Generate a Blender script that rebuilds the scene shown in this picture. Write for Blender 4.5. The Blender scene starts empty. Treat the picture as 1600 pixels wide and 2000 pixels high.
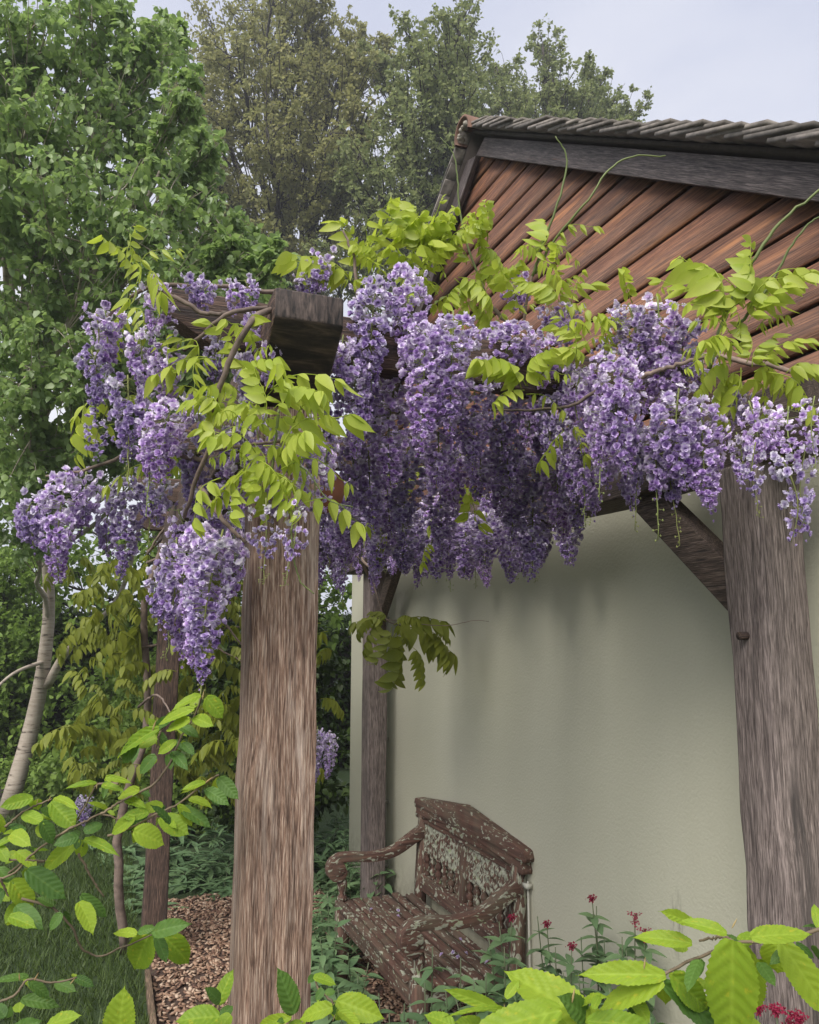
import bpy, math, random
import numpy as np
from mathutils import Vector, Matrix
random.seed(7); rng = np.random.default_rng(7)
R = math.radians
scene = bpy.context.scene
COL = scene.collection

# ------------------------------------------------------------ camera
CAM_H, PITCH, YAW, FPX = 1.9, 9.3, 21.1, 1500.0
cam_d = bpy.data.cameras.new('camera'); cam = bpy.data.objects.new('camera', cam_d); COL.objects.link(cam)
cam.location = (0, 0, CAM_H); cam.rotation_euler = (R(90 + PITCH), 0, R(-YAW))
cam_d.sensor_fit = 'VERTICAL'; cam_d.sensor_height = 24; cam_d.sensor_width = 24; cam_d.lens = 24 * FPX / 2000
cam_d.clip_end = 1000; cam_d.clip_start = .02
scene.camera = cam

# ------------------------------------------------------------ world, sun, exposure
SUN_EL, SUN_AZ = 46, 226       # azimuth clockwise from +Y (the light comes from behind the camera's left shoulder)
world = bpy.data.worlds.new('World'); scene.world = world; world.use_nodes = True
wn = world.node_tree; wn.nodes.clear()
def wnode(t, **k):
    n = wn.nodes.new(t)
    for a, b in k.items(): setattr(n, a, b)
    return n
sky = wnode('ShaderNodeTexSky', sky_type='NISHITA', sun_disc=False)
sky.sun_elevation = R(SUN_EL); sky.sun_rotation = R(SUN_AZ); sky.dust_density = 4; sky.air_density = 1.2
hs = wnode('ShaderNodeHueSaturation'); hs.inputs['Saturation'].default_value = .5; hs.inputs['Value'].default_value = 1.0
wn.links.new(sky.outputs[0], hs.inputs['Color'])
tc = wnode('ShaderNodeTexCoord'); mp = wnode('ShaderNodeMapping'); mp.inputs['Scale'].default_value = (1, 1, 2.2)
wn.links.new(tc.outputs['Generated'], mp.inputs[0])
cn = wnode('ShaderNodeTexNoise'); cn.inputs['Scale'].default_value = 1.7; cn.inputs['Detail'].default_value = 6; cn.inputs['Roughness'].default_value = .5
wn.links.new(mp.outputs[0], cn.inputs['Vector'])
cr = wnode('ShaderNodeValToRGB'); cr.color_ramp.elements[0].position = .34; cr.color_ramp.elements[1].position = .68
cr.color_ramp.elements[0].color = (4.1, 4.4, 5.6, 1); cr.color_ramp.elements[1].color = (6.5, 6.55, 7.0, 1)
wn.links.new(cn.outputs[0], cr.inputs[0])
mx = wnode('ShaderNodeMixRGB'); mx.inputs[0].default_value = .86      # nearly closed cloud cover over the clear sky
wn.links.new(hs.outputs[0], mx.inputs[1]); wn.links.new(cr.outputs[0], mx.inputs[2])
bg = wnode('ShaderNodeBackground'); bg.inputs[1].default_value = .1
wo = wnode('ShaderNodeOutputWorld')
wn.links.new(mx.outputs[0], bg.inputs[0]); wn.links.new(bg.outputs[0], wo.inputs[0])
sun_d = bpy.data.lights.new('sun', 'SUN'); sun = bpy.data.objects.new('sun', sun_d); COL.objects.link(sun)
sun_d.energy = 2.9; sun_d.angle = R(38); sun_d.color = (1, .96, .9)
sdir = Vector((math.sin(R(SUN_AZ)) * math.cos(R(SUN_EL)), math.cos(R(SUN_AZ)) * math.cos(R(SUN_EL)), math.sin(R(SUN_EL))))
sun.rotation_euler = sdir.to_track_quat('Z', 'Y').to_euler()
scene.view_settings.view_transform = 'Standard'; scene.view_settings.look = 'None'
scene.view_settings.exposure = .64; scene.view_settings.gamma = 1
scene.cycles.max_bounces = 8; scene.cycles.transparent_max_bounces = 6

# ------------------------------------------------------------ a ruler: a picture point at a distance -> a place in the garden
_p, _a = R(PITCH), R(YAW)
_f = Vector((math.sin(_a) * math.cos(_p), math.cos(_a) * math.cos(_p), math.sin(_p)))
_r = Vector((math.cos(_a), -math.sin(_a), 0)); _u = _r.cross(_f)
def at(x, y, d):
    return Vector((0, 0, CAM_H)) + d * (_f + _r * ((x - 800) / FPX) - _u * ((y - 1000) / FPX))

# ------------------------------------------------------------ mesh helpers
class MB:
    def __init__(s): s.V = []; s.Q = []; s.T = []; s.C = []; s.n = 0
    def add(s, V, Q=None, T=None, C=None):
        V = np.asarray(V, float).reshape(-1, 3)
        if Q is not None and len(Q): s.Q.append(np.asarray(Q, int).reshape(-1, 4) + s.n)
        if T is not None and len(T): s.T.append(np.asarray(T, int).reshape(-1, 3) + s.n)
        s.V.append(V); s.n += len(V)
        if C is not None: s.C.append(np.asarray(C, float).reshape(-1, 4))
    def many(s, V, Q, T, M, P, C=None):           # template copies: M (n,3,3) with columns = axes, P (n,3)
        n = len(P); k = len(V)
        W = np.einsum('nij,kj->nki', M, V) + P[:, None, :]
        off = (np.arange(n) * k)[:, None, None]
        s.add(W.reshape(-1, 3), (np.asarray(Q)[None] + off).reshape(-1, 4) if Q is not None and len(Q) else None,
              (np.asarray(T)[None] + off).reshape(-1, 3) if T is not None and len(T) else None, C)
    def box(s, lo, hi):
        x0, y0, z0 = lo; x1, y1, z1 = hi
        s.add([(x0,y0,z0),(x1,y0,z0),(x1,y1,z0),(x0,y1,z0),(x0,y0,z1),(x1,y0,z1),(x1,y1,z1),(x0,y1,z1)],
              [(0,3,2,1),(4,5,6,7),(0,1,5,4),(1,2,6,5),(2,3,7,6),(3,0,4,7)])
    def prism(s, poly, ext):                       # poly: list of 3D points, extruded by ext
        n = len(poly); a = np.array([tuple(p) for p in poly], float); b = a + np.array(ext, float)
        T = [(0, i + 1, i) for i in range(1, n - 1)] + [(n, n + i, n + i + 1) for i in range(1, n - 1)]
        Q = [(i, (i + 1) % n, n + (i + 1) % n, n + i) for i in range(n)]
        s.add(np.vstack([a, b]), Q, T)
    def tube(s, path, r, sides=6, cap=True):
        P = np.array([tuple(p) for p in path], float); n = len(P)
        r = np.broadcast_to(np.asarray(r, float), (n,)) if np.ndim(r) == 0 else np.asarray(r, float)
        t = np.gradient(P, axis=0); t /= np.linalg.norm(t, axis=1)[:, None] + 1e-9
        ref = np.array([0.31, 0.17, .93]) if abs(t[0][2]) < .8 else np.array([.93, .2, .1])
        a = np.cross(t, ref); a /= np.linalg.norm(a, axis=1)[:, None] + 1e-9
        b = np.cross(t, a)
        th = np.arange(sides) * 2 * np.pi / sides
        V = P[:, None] + r[:, None, None] * (np.cos(th)[None, :, None] * a[:, None] + np.sin(th)[None, :, None] * b[:, None])
        i = np.arange(n - 1)[:, None] * sides; j = np.arange(sides)[None]; k = (j + 1) % sides
        Q = np.stack([i + j, i + k, i + sides + k, i + sides + j], -1).reshape(-1, 4)
        T = []
        if cap: T = [(0, m + 1, m) for m in range(1, sides - 1)] + [((n-1)*sides, (n-1)*sides + m, (n-1)*sides + m + 1) for m in range(1, sides - 1)]
        s.add(V.reshape(-1, 3), Q, T)
    def lathe(s, prof, c=(0, 0, 0), sides=16):
        prof = np.array(prof, float); n = len(prof); th = np.arange(sides) * 2 * np.pi / sides
        V = np.stack([prof[:, 0:1] * np.cos(th), prof[:, 0:1] * np.sin(th), np.repeat(prof[:, 1:2], sides, 1)], -1) + np.array(c)
        i = np.arange(n - 1)[:, None] * sides; j = np.arange(sides)[None]; k = (j + 1) % sides
        s.add(V.reshape(-1, 3), np.stack([i + j, i + k, i + sides + k, i + sides + j], -1).reshape(-1, 4))
    def mesh(s, name, mat=None, smooth=False):
        me = bpy.data.meshes.new(name)
        V = np.vstack(s.V); Q = np.vstack(s.Q) if s.Q else np.zeros((0, 4), int); T = np.vstack(s.T) if s.T else np.zeros((0, 3), int)
        me.vertices.add(len(V)); me.vertices.foreach_set('co', V.astype(np.float32).ravel())
        nl = Q.size + T.size; me.loops.add(nl); me.polygons.add(len(Q) + len(T))
        me.loops.foreach_set('vertex_index', np.concatenate([Q.ravel(), T.ravel()]).astype(np.int32))
        ls = np.concatenate([np.arange(len(Q)) * 4, Q.size + np.arange(len(T)) * 3]).astype(np.int32)
        me.polygons.foreach_set('loop_start', ls)
        if smooth: me.polygons.foreach_set('use_smooth', np.ones(len(ls), bool))
        if s.C:
            at_ = me.attributes.new('Col', 'FLOAT_COLOR', 'POINT'); at_.data.foreach_set('color', np.vstack(s.C).astype(np.float32).ravel())
        me.update(calc_edges=True); me.validate()
        if mat: me.materials.append(mat)
        return me
    def build(s, name, mat, parent=None, smooth=False, loc=None):
        return link(name, s.mesh(name, mat, smooth), parent, loc)
def link(name, me, parent=None, loc=None):
    o = bpy.data.objects.new(name, me); COL.objects.link(o)
    if parent: o.parent = parent
    if loc is not None: o.location = loc
    return o
def tag(o, label=None, cat=None, group=None, kind=None):
    for k, v in (('label', label), ('category', cat), ('group', group), ('kind', kind)):
        if v: o[k] = v
    return o
def thing(name, loc, label, cat, group=None):
    o = bpy.data.objects.new(name, None); COL.objects.link(o); o.location = loc; o.empty_display_size = .1
    return tag(o, label, cat, group)
def bevel(o, w=.004, seg=2):
    m = o.modifiers.new('bevel', 'BEVEL'); m.width = w; m.segments = seg; m.limit_method = 'ANGLE'; m.angle_limit = R(40); return o
def frame(x, up):                                   # 3x3 with columns x, y, z
    x = Vector(x).normalized(); up = Vector(up)
    y = up.cross(x)
    if y.length < 1e-4: y = Vector((0, 1, 0)).cross(x)
    y.normalize(); z = x.cross(y)
    return Matrix((x, y, z)).transposed()
def frames(X, U):
    X = X / (np.linalg.norm(X, axis=1)[:, None] + 1e-9)
    Y = np.cross(U, X); Y /= np.linalg.norm(Y, axis=1)[:, None] + 1e-9
    return np.stack([X, Y, np.cross(X, Y)], -1)
def place(o, loc, m3, sc):
    s = sc if isinstance(sc, (tuple, list)) else (sc, sc, sc)
    o.matrix_local = Matrix.Translation(loc) @ m3.to_4x4() @ Matrix.Diagonal((*s, 1))
def curve(pts, n=24):
    P = np.array([tuple(p) for p in pts], float); m = len(P)
    if m == 2: return P[0] + (P[1] - P[0]) * np.linspace(0, 1, n)[:, None]
    E = np.vstack([2 * P[0] - P[1], P, 2 * P[-1] - P[-2]]); out = []
    for t in np.linspace(0, m - 1 - 1e-6, n):
        i = int(t); u = t - i; a, b, c, d = E[i:i + 4]
        out.append(.5 * (2 * b + (c - a) * u + (2 * a - 5 * b + 4 * c - d) * u * u + (3 * b - a - 3 * c + d) * u ** 3))
    return np.array(out)

# ------------------------------------------------------------ materials
class NT:
    def __init__(s, name):
        s.m = bpy.data.materials.new(name); s.m.use_nodes = True; s.t = s.m.node_tree; s.t.nodes.clear()
        s.out = s.n('ShaderNodeOutputMaterial')
    def n(s, t, ins=None, **k):
        x = s.t.nodes.new(t)
        for a, b in k.items(): setattr(x, a, b)
        for a, b in (ins or {}).items():
            if isinstance(b, bpy.types.NodeSocket): s.t.links.new(b, x.inputs[a])
            else: x.inputs[a].default_value = b
        return x
    def ramp(s, fac, stops):
        x = s.n('ShaderNodeValToRGB', {0: fac}); e = x.color_ramp.elements
        while len(e) < len(stops): e.new(.5)
        for i, (p, c) in enumerate(stops): e[i].position = p; e[i].color = (*c, 1) if len(c) == 3 else c
        return x.outputs[0]
    def noise(s, vec, scale, detail=5, rough=.55, dist=0):
        x = s.n('ShaderNodeTexNoise', {'Scale': scale, 'Detail': detail, 'Roughness': rough, 'Distortion': dist})
        if vec is not None: s.t.links.new(vec, x.inputs['Vector'])
        return x.outputs[0]
    def mapv(s, vec, scale): return s.n('ShaderNodeMapping', {0: vec, 'Scale': scale}).outputs[0]
    def mix(s, fac, a, b, mode='MIX'):
        return s.n('ShaderNodeMixRGB', {0: fac, 1: a, 2: b}, blend_type=mode).outputs[0]
    def math(s, op, a, b=0.0, c=0.0): return s.n('ShaderNodeMath', {0: a, 1: b, 2: c}, operation=op).outputs[0]
    def bump(s, h, st, dist=.01): return s.n('ShaderNodeBump', {'Height': h, 'Strength': st, 'Distance': dist}).outputs[0]
    def fin(s, **k):
        b = s.n('ShaderNodeBsdfPrincipled', {a.replace('_', ' '): v for a, v in k.items()})
        s.t.links.new(b.outputs[0], s.out.inputs[0]); return s.m
def c4(c): return (*c, 1)
def objvec(t):
    tc = t.n('ShaderNodeTexCoord'); oi = t.n('ShaderNodeObjectInfo')
    return t.n('ShaderNodeVectorMath', {0: tc.outputs['Object'], 1: t.math('MULTIPLY', oi.outputs['Random'], 37.0)}, operation='ADD').outputs[0], oi.outputs['Random']
def stretch(axis, a, b): return tuple(b if axis == i else a for i in 'XYZ')
def wood(name, axis, dark, mid, light, stain=None, fine=360, long_=17, rough=.8, bump=.6, stain_lo=.5, stain_hi=.68, rv=.25):
    t = NT(name); v, rnd = objvec(t)
    g = t.noise(t.mapv(v, stretch(axis, fine, long_)), 1, 7, .62, .4)
    col = t.ramp(g, [(.37, dark), (.5, mid), (.64, light)])
    b = t.noise(t.mapv(v, stretch(axis, 85, 4.5)), 1, 6, .65, .8)
    m = t.n('ShaderNodeMixRGB', {0: 1.0, 1: col, 2: t.ramp(b, [(.36, (.48, .46, .45)), (.64, (1.12, 1.1, 1.07))])}, blend_type='MULTIPLY')
    col = m.outputs[0]
    if stain:
        s = t.noise(t.mapv(v, stretch(axis, 16, 1.3)), 1, 6, .65, .8)
        col = t.mix(t.ramp(s, [(stain_lo, (0, 0, 0)), (stain_hi, (1, 1, 1))]), col, c4(stain))
    hv = t.n('ShaderNodeHueSaturation', {'Color': col, 'Value': t.math('MULTIPLY_ADD', rnd, rv * 2, 1 - rv)}).outputs[0]
    crack = t.noise(t.mapv(v, stretch(axis, 75, 1.6)), 1, 4, .55, .5)
    ck = t.ramp(crack, [(.27, (0, 0, 0)), (.31, (1, 1, 1))])
    hv = t.mix(t.math('MULTIPLY_ADD', ck, .65, .35), c4(tuple(x * .3 for x in dark)), hv)
    return t.fin(Base_Color=hv, Roughness=rough, Normal=t.bump(t.math('ADD', g, ck), bump, .006))
def leafmat(name, a, b, trans=.4, rough=.5, tcol=None, vein=False, spec=.35):
    t = NT(name); g = t.n('ShaderNodeNewGeometry'); oi = t.n('ShaderNodeObjectInfo')
    r = t.math('FRACT', t.math('ADD', g.outputs['Random Per Island'], oi.outputs['Random']))
    tc = t.n('ShaderNodeTexCoord')
    nz = t.noise(tc.outputs['Object'], 9, 3)
    fac = t.math('MULTIPLY_ADD', nz, .5, t.math('MULTIPLY', r, .6))
    col = t.mix(fac, c4(a), c4(b)); n = None
    if vein:
        at_ = t.n('ShaderNodeAttribute', attribute_name='Col')
        col = t.mix(t.math('MULTIPLY', at_.outputs['Fac'], .35), col, c4(tuple(min(1, x * 1.3 + .03) for x in b)))
        sp = t.n('ShaderNodeVectorMath', {0: tc.outputs['Object'], 1: t.math('MULTIPLY', oi.outputs['Random'], 50.0)}, operation='ADD').outputs[0]
        col = t.mix(t.ramp(t.noise(sp, 7, 4, .6), [(.60, (0, 0, 0)), (.70, (.7, .7, .7))]), col, c4((b[0] * 1.5, b[1] * 1.05, b[2])))
        col = t.mix(t.ramp(t.noise(sp, 26, 2, .5), [(.72, (0, 0, 0)), (.76, (.8, .8, .8))]), col, (.14, .08, .03, 1))
    tl = t.mix(.5, col, c4(tcol)) if tcol else col
    p = t.n('ShaderNodeBsdfPrincipled', {'Base Color': col, 'Roughness': rough, 'Specular IOR Level': spec})
    q = t.n('ShaderNodeBsdfTranslucent', {'Color': tl})
    m = t.n('ShaderNodeMixShader', {0: trans, 1: p.outputs[0], 2: q.outputs[0]})
    t.t.links.new(m.outputs[0], t.out.inputs[0]); return t.m
def plain(name, c, rough=.7, var=.25, scale=30, bump=.2):
    t = NT(name); v, rnd = objvec(t); nz = t.noise(v, scale, 6, .6)
    col = t.ramp(nz, [(.3, tuple(x * (1 - var) for x in c)), (.7, tuple(x * (1 + var) for x in c))])
    col = t.n('ShaderNodeHueSaturation', {'Color': col, 'Value': t.math('MULTIPLY_ADD', rnd, var * 1.6, 1 - var * .8)}).outputs[0]
    return t.fin(Base_Color=col, Roughness=rough, Normal=t.bump(nz, bump, .004))
def render_mat():
    t = NT('cream_render'); tc = t.n('ShaderNodeTexCoord'); v = tc.outputs['Object']
    big = t.noise(t.mapv(v, (1, 1.6, .35)), 1.6, 4, .5)
    col = t.ramp(big, [(.3, (.50, .485, .37)), (.7, (.53, .515, .40))])
    st = t.noise(t.mapv(v, (3, 5, .6)), 1.5, 5, .6)
    col = t.mix(t.ramp(st, [(.52, (0, 0, 0)), (.85, (.12, .12, .12))]), col, (.42, .41, .29, 1))
    sx = t.n('ShaderNodeSeparateXYZ', {0: v})
    dy = t.math('MULTIPLY', t.math('ADD', sx.outputs[1], 1.30), 22.0); dz_ = t.math('MULTIPLY', t.math('ADD', sx.outputs[2], -.93), 7.0)
    dd = t.math('SQRT', t.math('ADD', t.math('MULTIPLY', dy, dy), t.math('MULTIPLY', dz_, dz_)))
    scuff = t.math('MULTIPLY', t.ramp(dd, [(.25, (1, 1, 1)), (.95, (0, 0, 0))]), t.ramp(t.noise(t.mapv(v, (30, 60, 14)), 1, 4), [(.45, (0, 0, 0)), (.6, (.7, .7, .7))]))
    col = t.mix(scuff, col, (.13, .12, .09, 1))
    spl = t.math('MULTIPLY', t.ramp(sx.outputs[2], [(.05, (1, 1, 1)), (.5, (0, 0, 0))]), t.ramp(t.noise(v, 18, 6, .7), [(.42, (0, 0, 0)), (.62, (.8, .8, .8))]))
    col = t.mix(spl, col, (.20, .17, .11, 1))
    f = t.noise(v, 85, 3, .5); f2 = t.noise(v, 14, 3, .5)
    return t.fin(Base_Color=col, Roughness=.88, Normal=t.bump(t.math('MULTIPLY_ADD', f2, .6, f), .35, .006))
def bench_mat(axis, name, amt=.0):
    t = NT(name); v, rnd = objvec(t)
    g = t.noise(t.mapv(v, stretch(axis, 60, 3)), 1, 6, .6)
    col = t.ramp(g, [(.3, (.045, .022, .016)), (.55, (.11, .055, .038)), (.75, (.19, .10, .07))])
    l1 = t.noise(t.mapv(v, stretch(axis, 62, 26)), 1, 2, .45, .6); l2 = t.noise(v, 7, 3, .5)
    mask = t.ramp(t.math('ADD', l1, t.math('MULTIPLY_ADD', l2, .45, -.225)), [(.595 - amt, (0, 0, 0)), (.64 - amt, (1, 1, 1))])
    lc = t.ramp(t.noise(v, 25, 3), [(.35, (.25, .26, .19)), (.55, (.36, .36, .28)), (.72, (.24, .29, .14))])
    haze = t.ramp(t.noise(v, 5.5, 5, .6), [(.45, (0, 0, 0)), (.7, (.4, .4, .4))])
    col = t.mix(haze, col, (.15, .145, .095, 1))
    col = t.mix(mask, col, lc)
    return t.fin(Base_Color=col, Roughness=.85, Normal=t.bump(t.math('ADD', g, t.math('MULTIPLY', mask, .7)), .6, .005))
def chips_mat():
    t = NT('wood_chips'); g = t.n('ShaderNodeNewGeometry')
    col = t.ramp(g.outputs['Random Per Island'], [(0, (.10, .05, .035)), (.4, (.24, .14, .09)), (.75, (.38, .25, .17)), (1, (.50, .38, .28))])
    return t.fin(Base_Color=col, Roughness=.9)
def petal_mat():
    t = NT('wisteria_petal'); a = t.n('ShaderNodeAttribute', attribute_name='Col'); oi = t.n('ShaderNodeObjectInfo')
    col = t.n('ShaderNodeHueSaturation', {'Color': a.outputs['Color'], 'Hue': t.math('MULTIPLY_ADD', oi.outputs['Random'], .03, .485), 'Value': t.math('MULTIPLY_ADD', oi.outputs['Random'], .25, .86)}).outputs[0]
    p = t.n('ShaderNodeBsdfPrincipled', {'Base Color': col, 'Roughness': .6, 'Specular IOR Level': .25})
    q = t.n('ShaderNodeBsdfTranslucent', {'Color': col}); m = t.n('ShaderNodeMixShader', {0: .3, 1: p.outputs[0], 2: q.outputs[0]})
    t.t.links.new(m.outputs[0], t.out.inputs[0]); return t.m
def bark_birch():
    t = NT('birch_bark'); tc = t.n('ShaderNodeTexCoord'); v = tc.outputs['Object']
    n1 = t.noise(t.mapv(v, (6, 6, 40)), 1, 4, .6); n2 = t.noise(v, 5, 4)
    col = t.ramp(n1, [(.34, (.07, .055, .045)), (.42, (.34, .285, .225)), (.7, (.46, .40, .33))])
    col = t.mix(t.ramp(n2, [(.5, (0, 0, 0)), (.75, (.6, .6, .6))]), col, (.30, .25, .19, 1))
    return t.fin(Base_Color=col, Roughness=.75, Normal=t.bump(n1, .3, .01))
def ground_mat(name, a, b, scale):
    t = NT(name); tc = t.n('ShaderNodeTexCoord'); n1 = t.noise(tc.outputs['Object'], scale, 8, .65); n2 = t.noise(tc.outputs['Object'], .7, 3)
    col = t.mix(t.math('MULTIPLY', n2, .5), t.ramp(n1, [(.3, a), (.7, b)]), c4(a))
    return t.fin(Base_Color=col, Roughness=.95, Normal=t.bump(n1, .6, .02))
M = {}
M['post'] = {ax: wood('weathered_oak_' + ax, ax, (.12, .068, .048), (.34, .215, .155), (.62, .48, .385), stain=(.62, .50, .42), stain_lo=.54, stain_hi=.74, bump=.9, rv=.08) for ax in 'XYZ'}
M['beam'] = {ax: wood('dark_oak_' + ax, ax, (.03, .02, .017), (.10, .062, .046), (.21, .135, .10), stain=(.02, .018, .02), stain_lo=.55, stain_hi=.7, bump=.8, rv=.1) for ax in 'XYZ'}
M['plate'] = wood('grey_brown_oak', 'Y', (.03, .022, .018), (.09, .063, .05), (.19, .145, .12), rv=.1)
M['greypost'] = wood('grey_oak', 'Z', (.085, .066, .06), (.21, .17, .158), (.36, .30, .28), stain=(.055, .045, .042), stain_lo=.56, stain_hi=.7, rv=.06, bump=.7)
M['board'] = wood('red_brown_stained_board', 'Y', (.09, .038, .026), (.195, .083, .047), (.33, .16, .088), stain=(.44, .19, .075), fine=380, long_=5, rough=.6, bump=.5, stain_lo=.53, stain_hi=.75, rv=.22)
M['barge'] = wood('dark_weathered_barge', 'Y', (.045, .037, .038), (.12, .098, .097), (.23, .19, .185), stain=(.25, .11, .06), stain_lo=.66, stain_hi=.72, rough=.55, rv=.05)
M['endgrain'] = wood('end_grain', 'X', (.018, .014, .013), (.05, .035, .028), (.13, .09, .065), fine=30, long_=9, rv=.02)
M['endface'] = wood('cracked_end_face', 'Z', (.022, .018, .017), (.07, .052, .046), (.14, .105, .09), fine=90, long_=25, rv=.02)
M['render'] = render_mat()
M['tile'] = plain('mossy_clay_tile', (.17, .15, .132), .9, .5, 22, .5)
M['ridge'] = plain('clay_ridge', (.16, .09, .063), .85, .4, 12, .4)
M['mortar'] = plain('mortar', (.32, .29, .24), .95, .3, 40, .4)
M['deck'] = plain('dark_roof_batten', (.05, .04, .035), .9)
M['pipe'] = plain('cream_painted_pipe', (.44, .43, .36), .5, .08)
M['terracotta'] = plain('terracotta', (.33, .125, .065), .8, .2, 14, .25)
M['cord'] = plain('cord', (.15, .12, .09), .9)
M['benchY'] = bench_mat('Y', 'lichened_teak_Y'); M['benchX'] = bench_mat('X', 'lichened_teak_X', .015); M['benchZ'] = bench_mat('Z', 'lichened_teak_Z', .02); M['benchP'] = bench_mat('Z', 'heavily_lichened_teak', .13)
M['chips'] = chips_mat(); M['petal'] = petal_mat(); M['birch'] = bark_birch()
M['bark'] = plain('oak_bark', (.045, .038, .032), .95, .4, 9, .6)
M['vine'] = plain('vine_stem', (.17, .125, .10), .85, .4, 25, .5)
M['shoot'] = leafmat('green_shoot', (.12, .16, .05), (.20, .24, .08), .1)
M['twig'] = plain('brown_twig', (.16, .12, .075), .8, .3, 30, .3)
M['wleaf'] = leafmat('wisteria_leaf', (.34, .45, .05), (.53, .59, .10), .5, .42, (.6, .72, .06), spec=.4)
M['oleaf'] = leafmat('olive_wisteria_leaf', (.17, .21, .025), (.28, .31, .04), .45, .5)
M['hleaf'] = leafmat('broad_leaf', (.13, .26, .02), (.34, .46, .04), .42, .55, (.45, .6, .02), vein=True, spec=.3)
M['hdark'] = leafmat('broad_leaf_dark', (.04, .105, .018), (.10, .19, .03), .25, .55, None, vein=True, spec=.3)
M['bud'] = leafmat('bud_scale', (.42, .25, .12), (.5, .42, .2), .2)
M['birchleaf'] = leafmat('birch_leaf', (.17, .27, .105), (.34, .45, .16), .48, .36, (.36, .52, .11), spec=.55)
M['oakleaf'] = leafmat('oak_leaf_bronze', (.21, .235, .085), (.40, .38, .15), .5, .6)
M['oakleaf2'] = leafmat('oak_leaf_green', (.17, .225, .085), (.35, .38, .15), .5, .6)
M['hedgeleaf'] = leafmat('hedge_leaf', (.03, .055, .014), (.075, .12, .022), .2, .45)
M['greenleaf'] = leafmat('mid_green_leaf', (.13, .22, .04), (.25, .36, .07), .42, .5)
M['valleaf'] = leafmat('grey_green_leaf', (.10, .185, .085), (.19, .29, .13), .25, .5)
M['valstem'] = leafmat('valerian_stem', (.10, .14, .07), (.15, .17, .09), .1)
M['valflower'] = leafmat('crimson_flower', (.26, .015, .045), (.38, .03, .085), .3, .6)
M['grassblade'] = leafmat('grass_blade', (.04, .075, .018), (.095, .14, .03), .25, .5)
M['lawn'] = ground_mat('lawn_soil', (.02, .04, .01), (.05, .08, .02), 30)
M['soil'] = ground_mat('dark_chip_bed', (.04, .025, .018), (.12, .07, .05), 60)
M['edging'] = wood('edging_board', 'Y', (.08, .055, .035), (.19, .13, .085), (.30, .22, .15))

# ------------------------------------------------------------ setting: ground and chip floor
g = MB(); g.add([(-300, -60, 0), (300, -60, 0), (300, 500, 0), (-300, 500, 0)], [(0, 1, 2, 3)])
tag(g.build('ground', M['lawn']), 'dark green lawn ground stretching under the trees', None, None, 'structure')
g = MB(); g.add([(.33, .2, .012), (1.87, .2, .012), (1.87, 6.2, .012), (.33, 6.2, .012)], [(0, 1, 2, 3)])
path = tag(g.build('path', M['soil']), 'bark chip path under the pergola', None, None, 'structure')
n = 13000
bxV = np.array([(-1,-1,-1),(1,-1,-1),(1,1,-1),(-1,1,-1),(-1,-1,1),(1,-1,1),(1,1,1),(-1,1,1)], float)
bxQ = [(0,3,2,1),(4,5,6,7),(0,1,5,4),(1,2,6,5),(2,3,7,6),(3,0,4,7)]
X = rng.normal(size=(n, 3)) * (1, 1, .3); U = rng.normal(size=(n, 3)) * .35 + (0, 0, 1)
Mx = frames(X, U) * (np.stack([rng.uniform(.006, .018, n), rng.uniform(.004, .010, n), rng.uniform(.0015, .004, n)], -1)[:, None, :])
P = np.stack([rng.uniform(.34, 1.85, n), rng.uniform(2.6, 6.2, n), rng.uniform(.014, .028, n)], -1)
g = MB(); g.many(bxV, bxQ, None, Mx, P)
tag(g.build('wood_chips', M['chips']), 'loose brown wood chips covering the path', None, None, 'stuff')
# timber edging boards
for i, (y0, y1, lb) in enumerate(((1.95, 3.45, 'low timber edging board starting at the front post'), (3.46, 4.9, 'low timber edging board between lawn and path towards the far outer post'))):
    g = MB(); g.box((.295, y0, 0), (.325, y1, .06)); bevel(tag(g.build('edging_board', M['edging']), lb, 'edging board', 'path edging boards'))
# grass
def blades(n, x0, x1, y0, y1, h0, h1, seed):
    r = np.random.default_rng(seed); P = np.stack([r.uniform(x0, x1, n), r.uniform(y0, y1, n), np.zeros(n)], -1)
    a = r.uniform(0, 6.283, n); X = np.stack([np.cos(a), np.sin(a), np.zeros(n)], -1); L = r.normal(size=(n, 2)) * .45
    Z = np.stack([L[:, 0], L[:, 1], np.ones(n)], -1); Y = np.cross(Z, X); s = r.uniform(h0, h1, n)
    Mx = np.stack([X * r.uniform(.002, .0035, n)[:, None], Y, Z * s[:, None]], -1)
    V = np.array([(-1, 0, 0), (1, 0, 0), (-.8, .004, .5), (.8, .004, .5), (0, .02, 1)]); g = MB()
    g.many(V, [(0, 1, 3, 2)], [(2, 3, 4)], Mx, P); return g
g = blades(60000, -3.2, .29, 2.6, 9.5, .035, .10, 3); tag(g.build('grass', M['grassblade']), 'short lush lawn grass beside the chip path', None, None, 'stuff')

# ------------------------------------------------------------ outbuilding
WX = 1.87                       # face of the rendered wall
AP_Y, SL = 3.6, .70             # gable apex and slope
Y0, Y1 = 1.06, 6.20
def zb(y): return 4.53 - SL * (3.47 - y) if y <= AP_Y else 4.53 + SL * (.13) - SL * (y - AP_Y)   # lower edge of the bargeboard
house = thing('outbuilding', (WX, AP_Y, 0), 'cream rendered outbuilding with brown weatherboarded gable and clay tiled roof', 'building')
hl = Vector((WX, AP_Y, 0))
def hp(x, y, z): return (x - WX, y - AP_Y, z)
g = MB(); g.box(hp(WX, Y0, 0), hp(WX + 4.5, Y1, 2.62))
bevel(g.build('wall', M['render'], house), .02)
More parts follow.
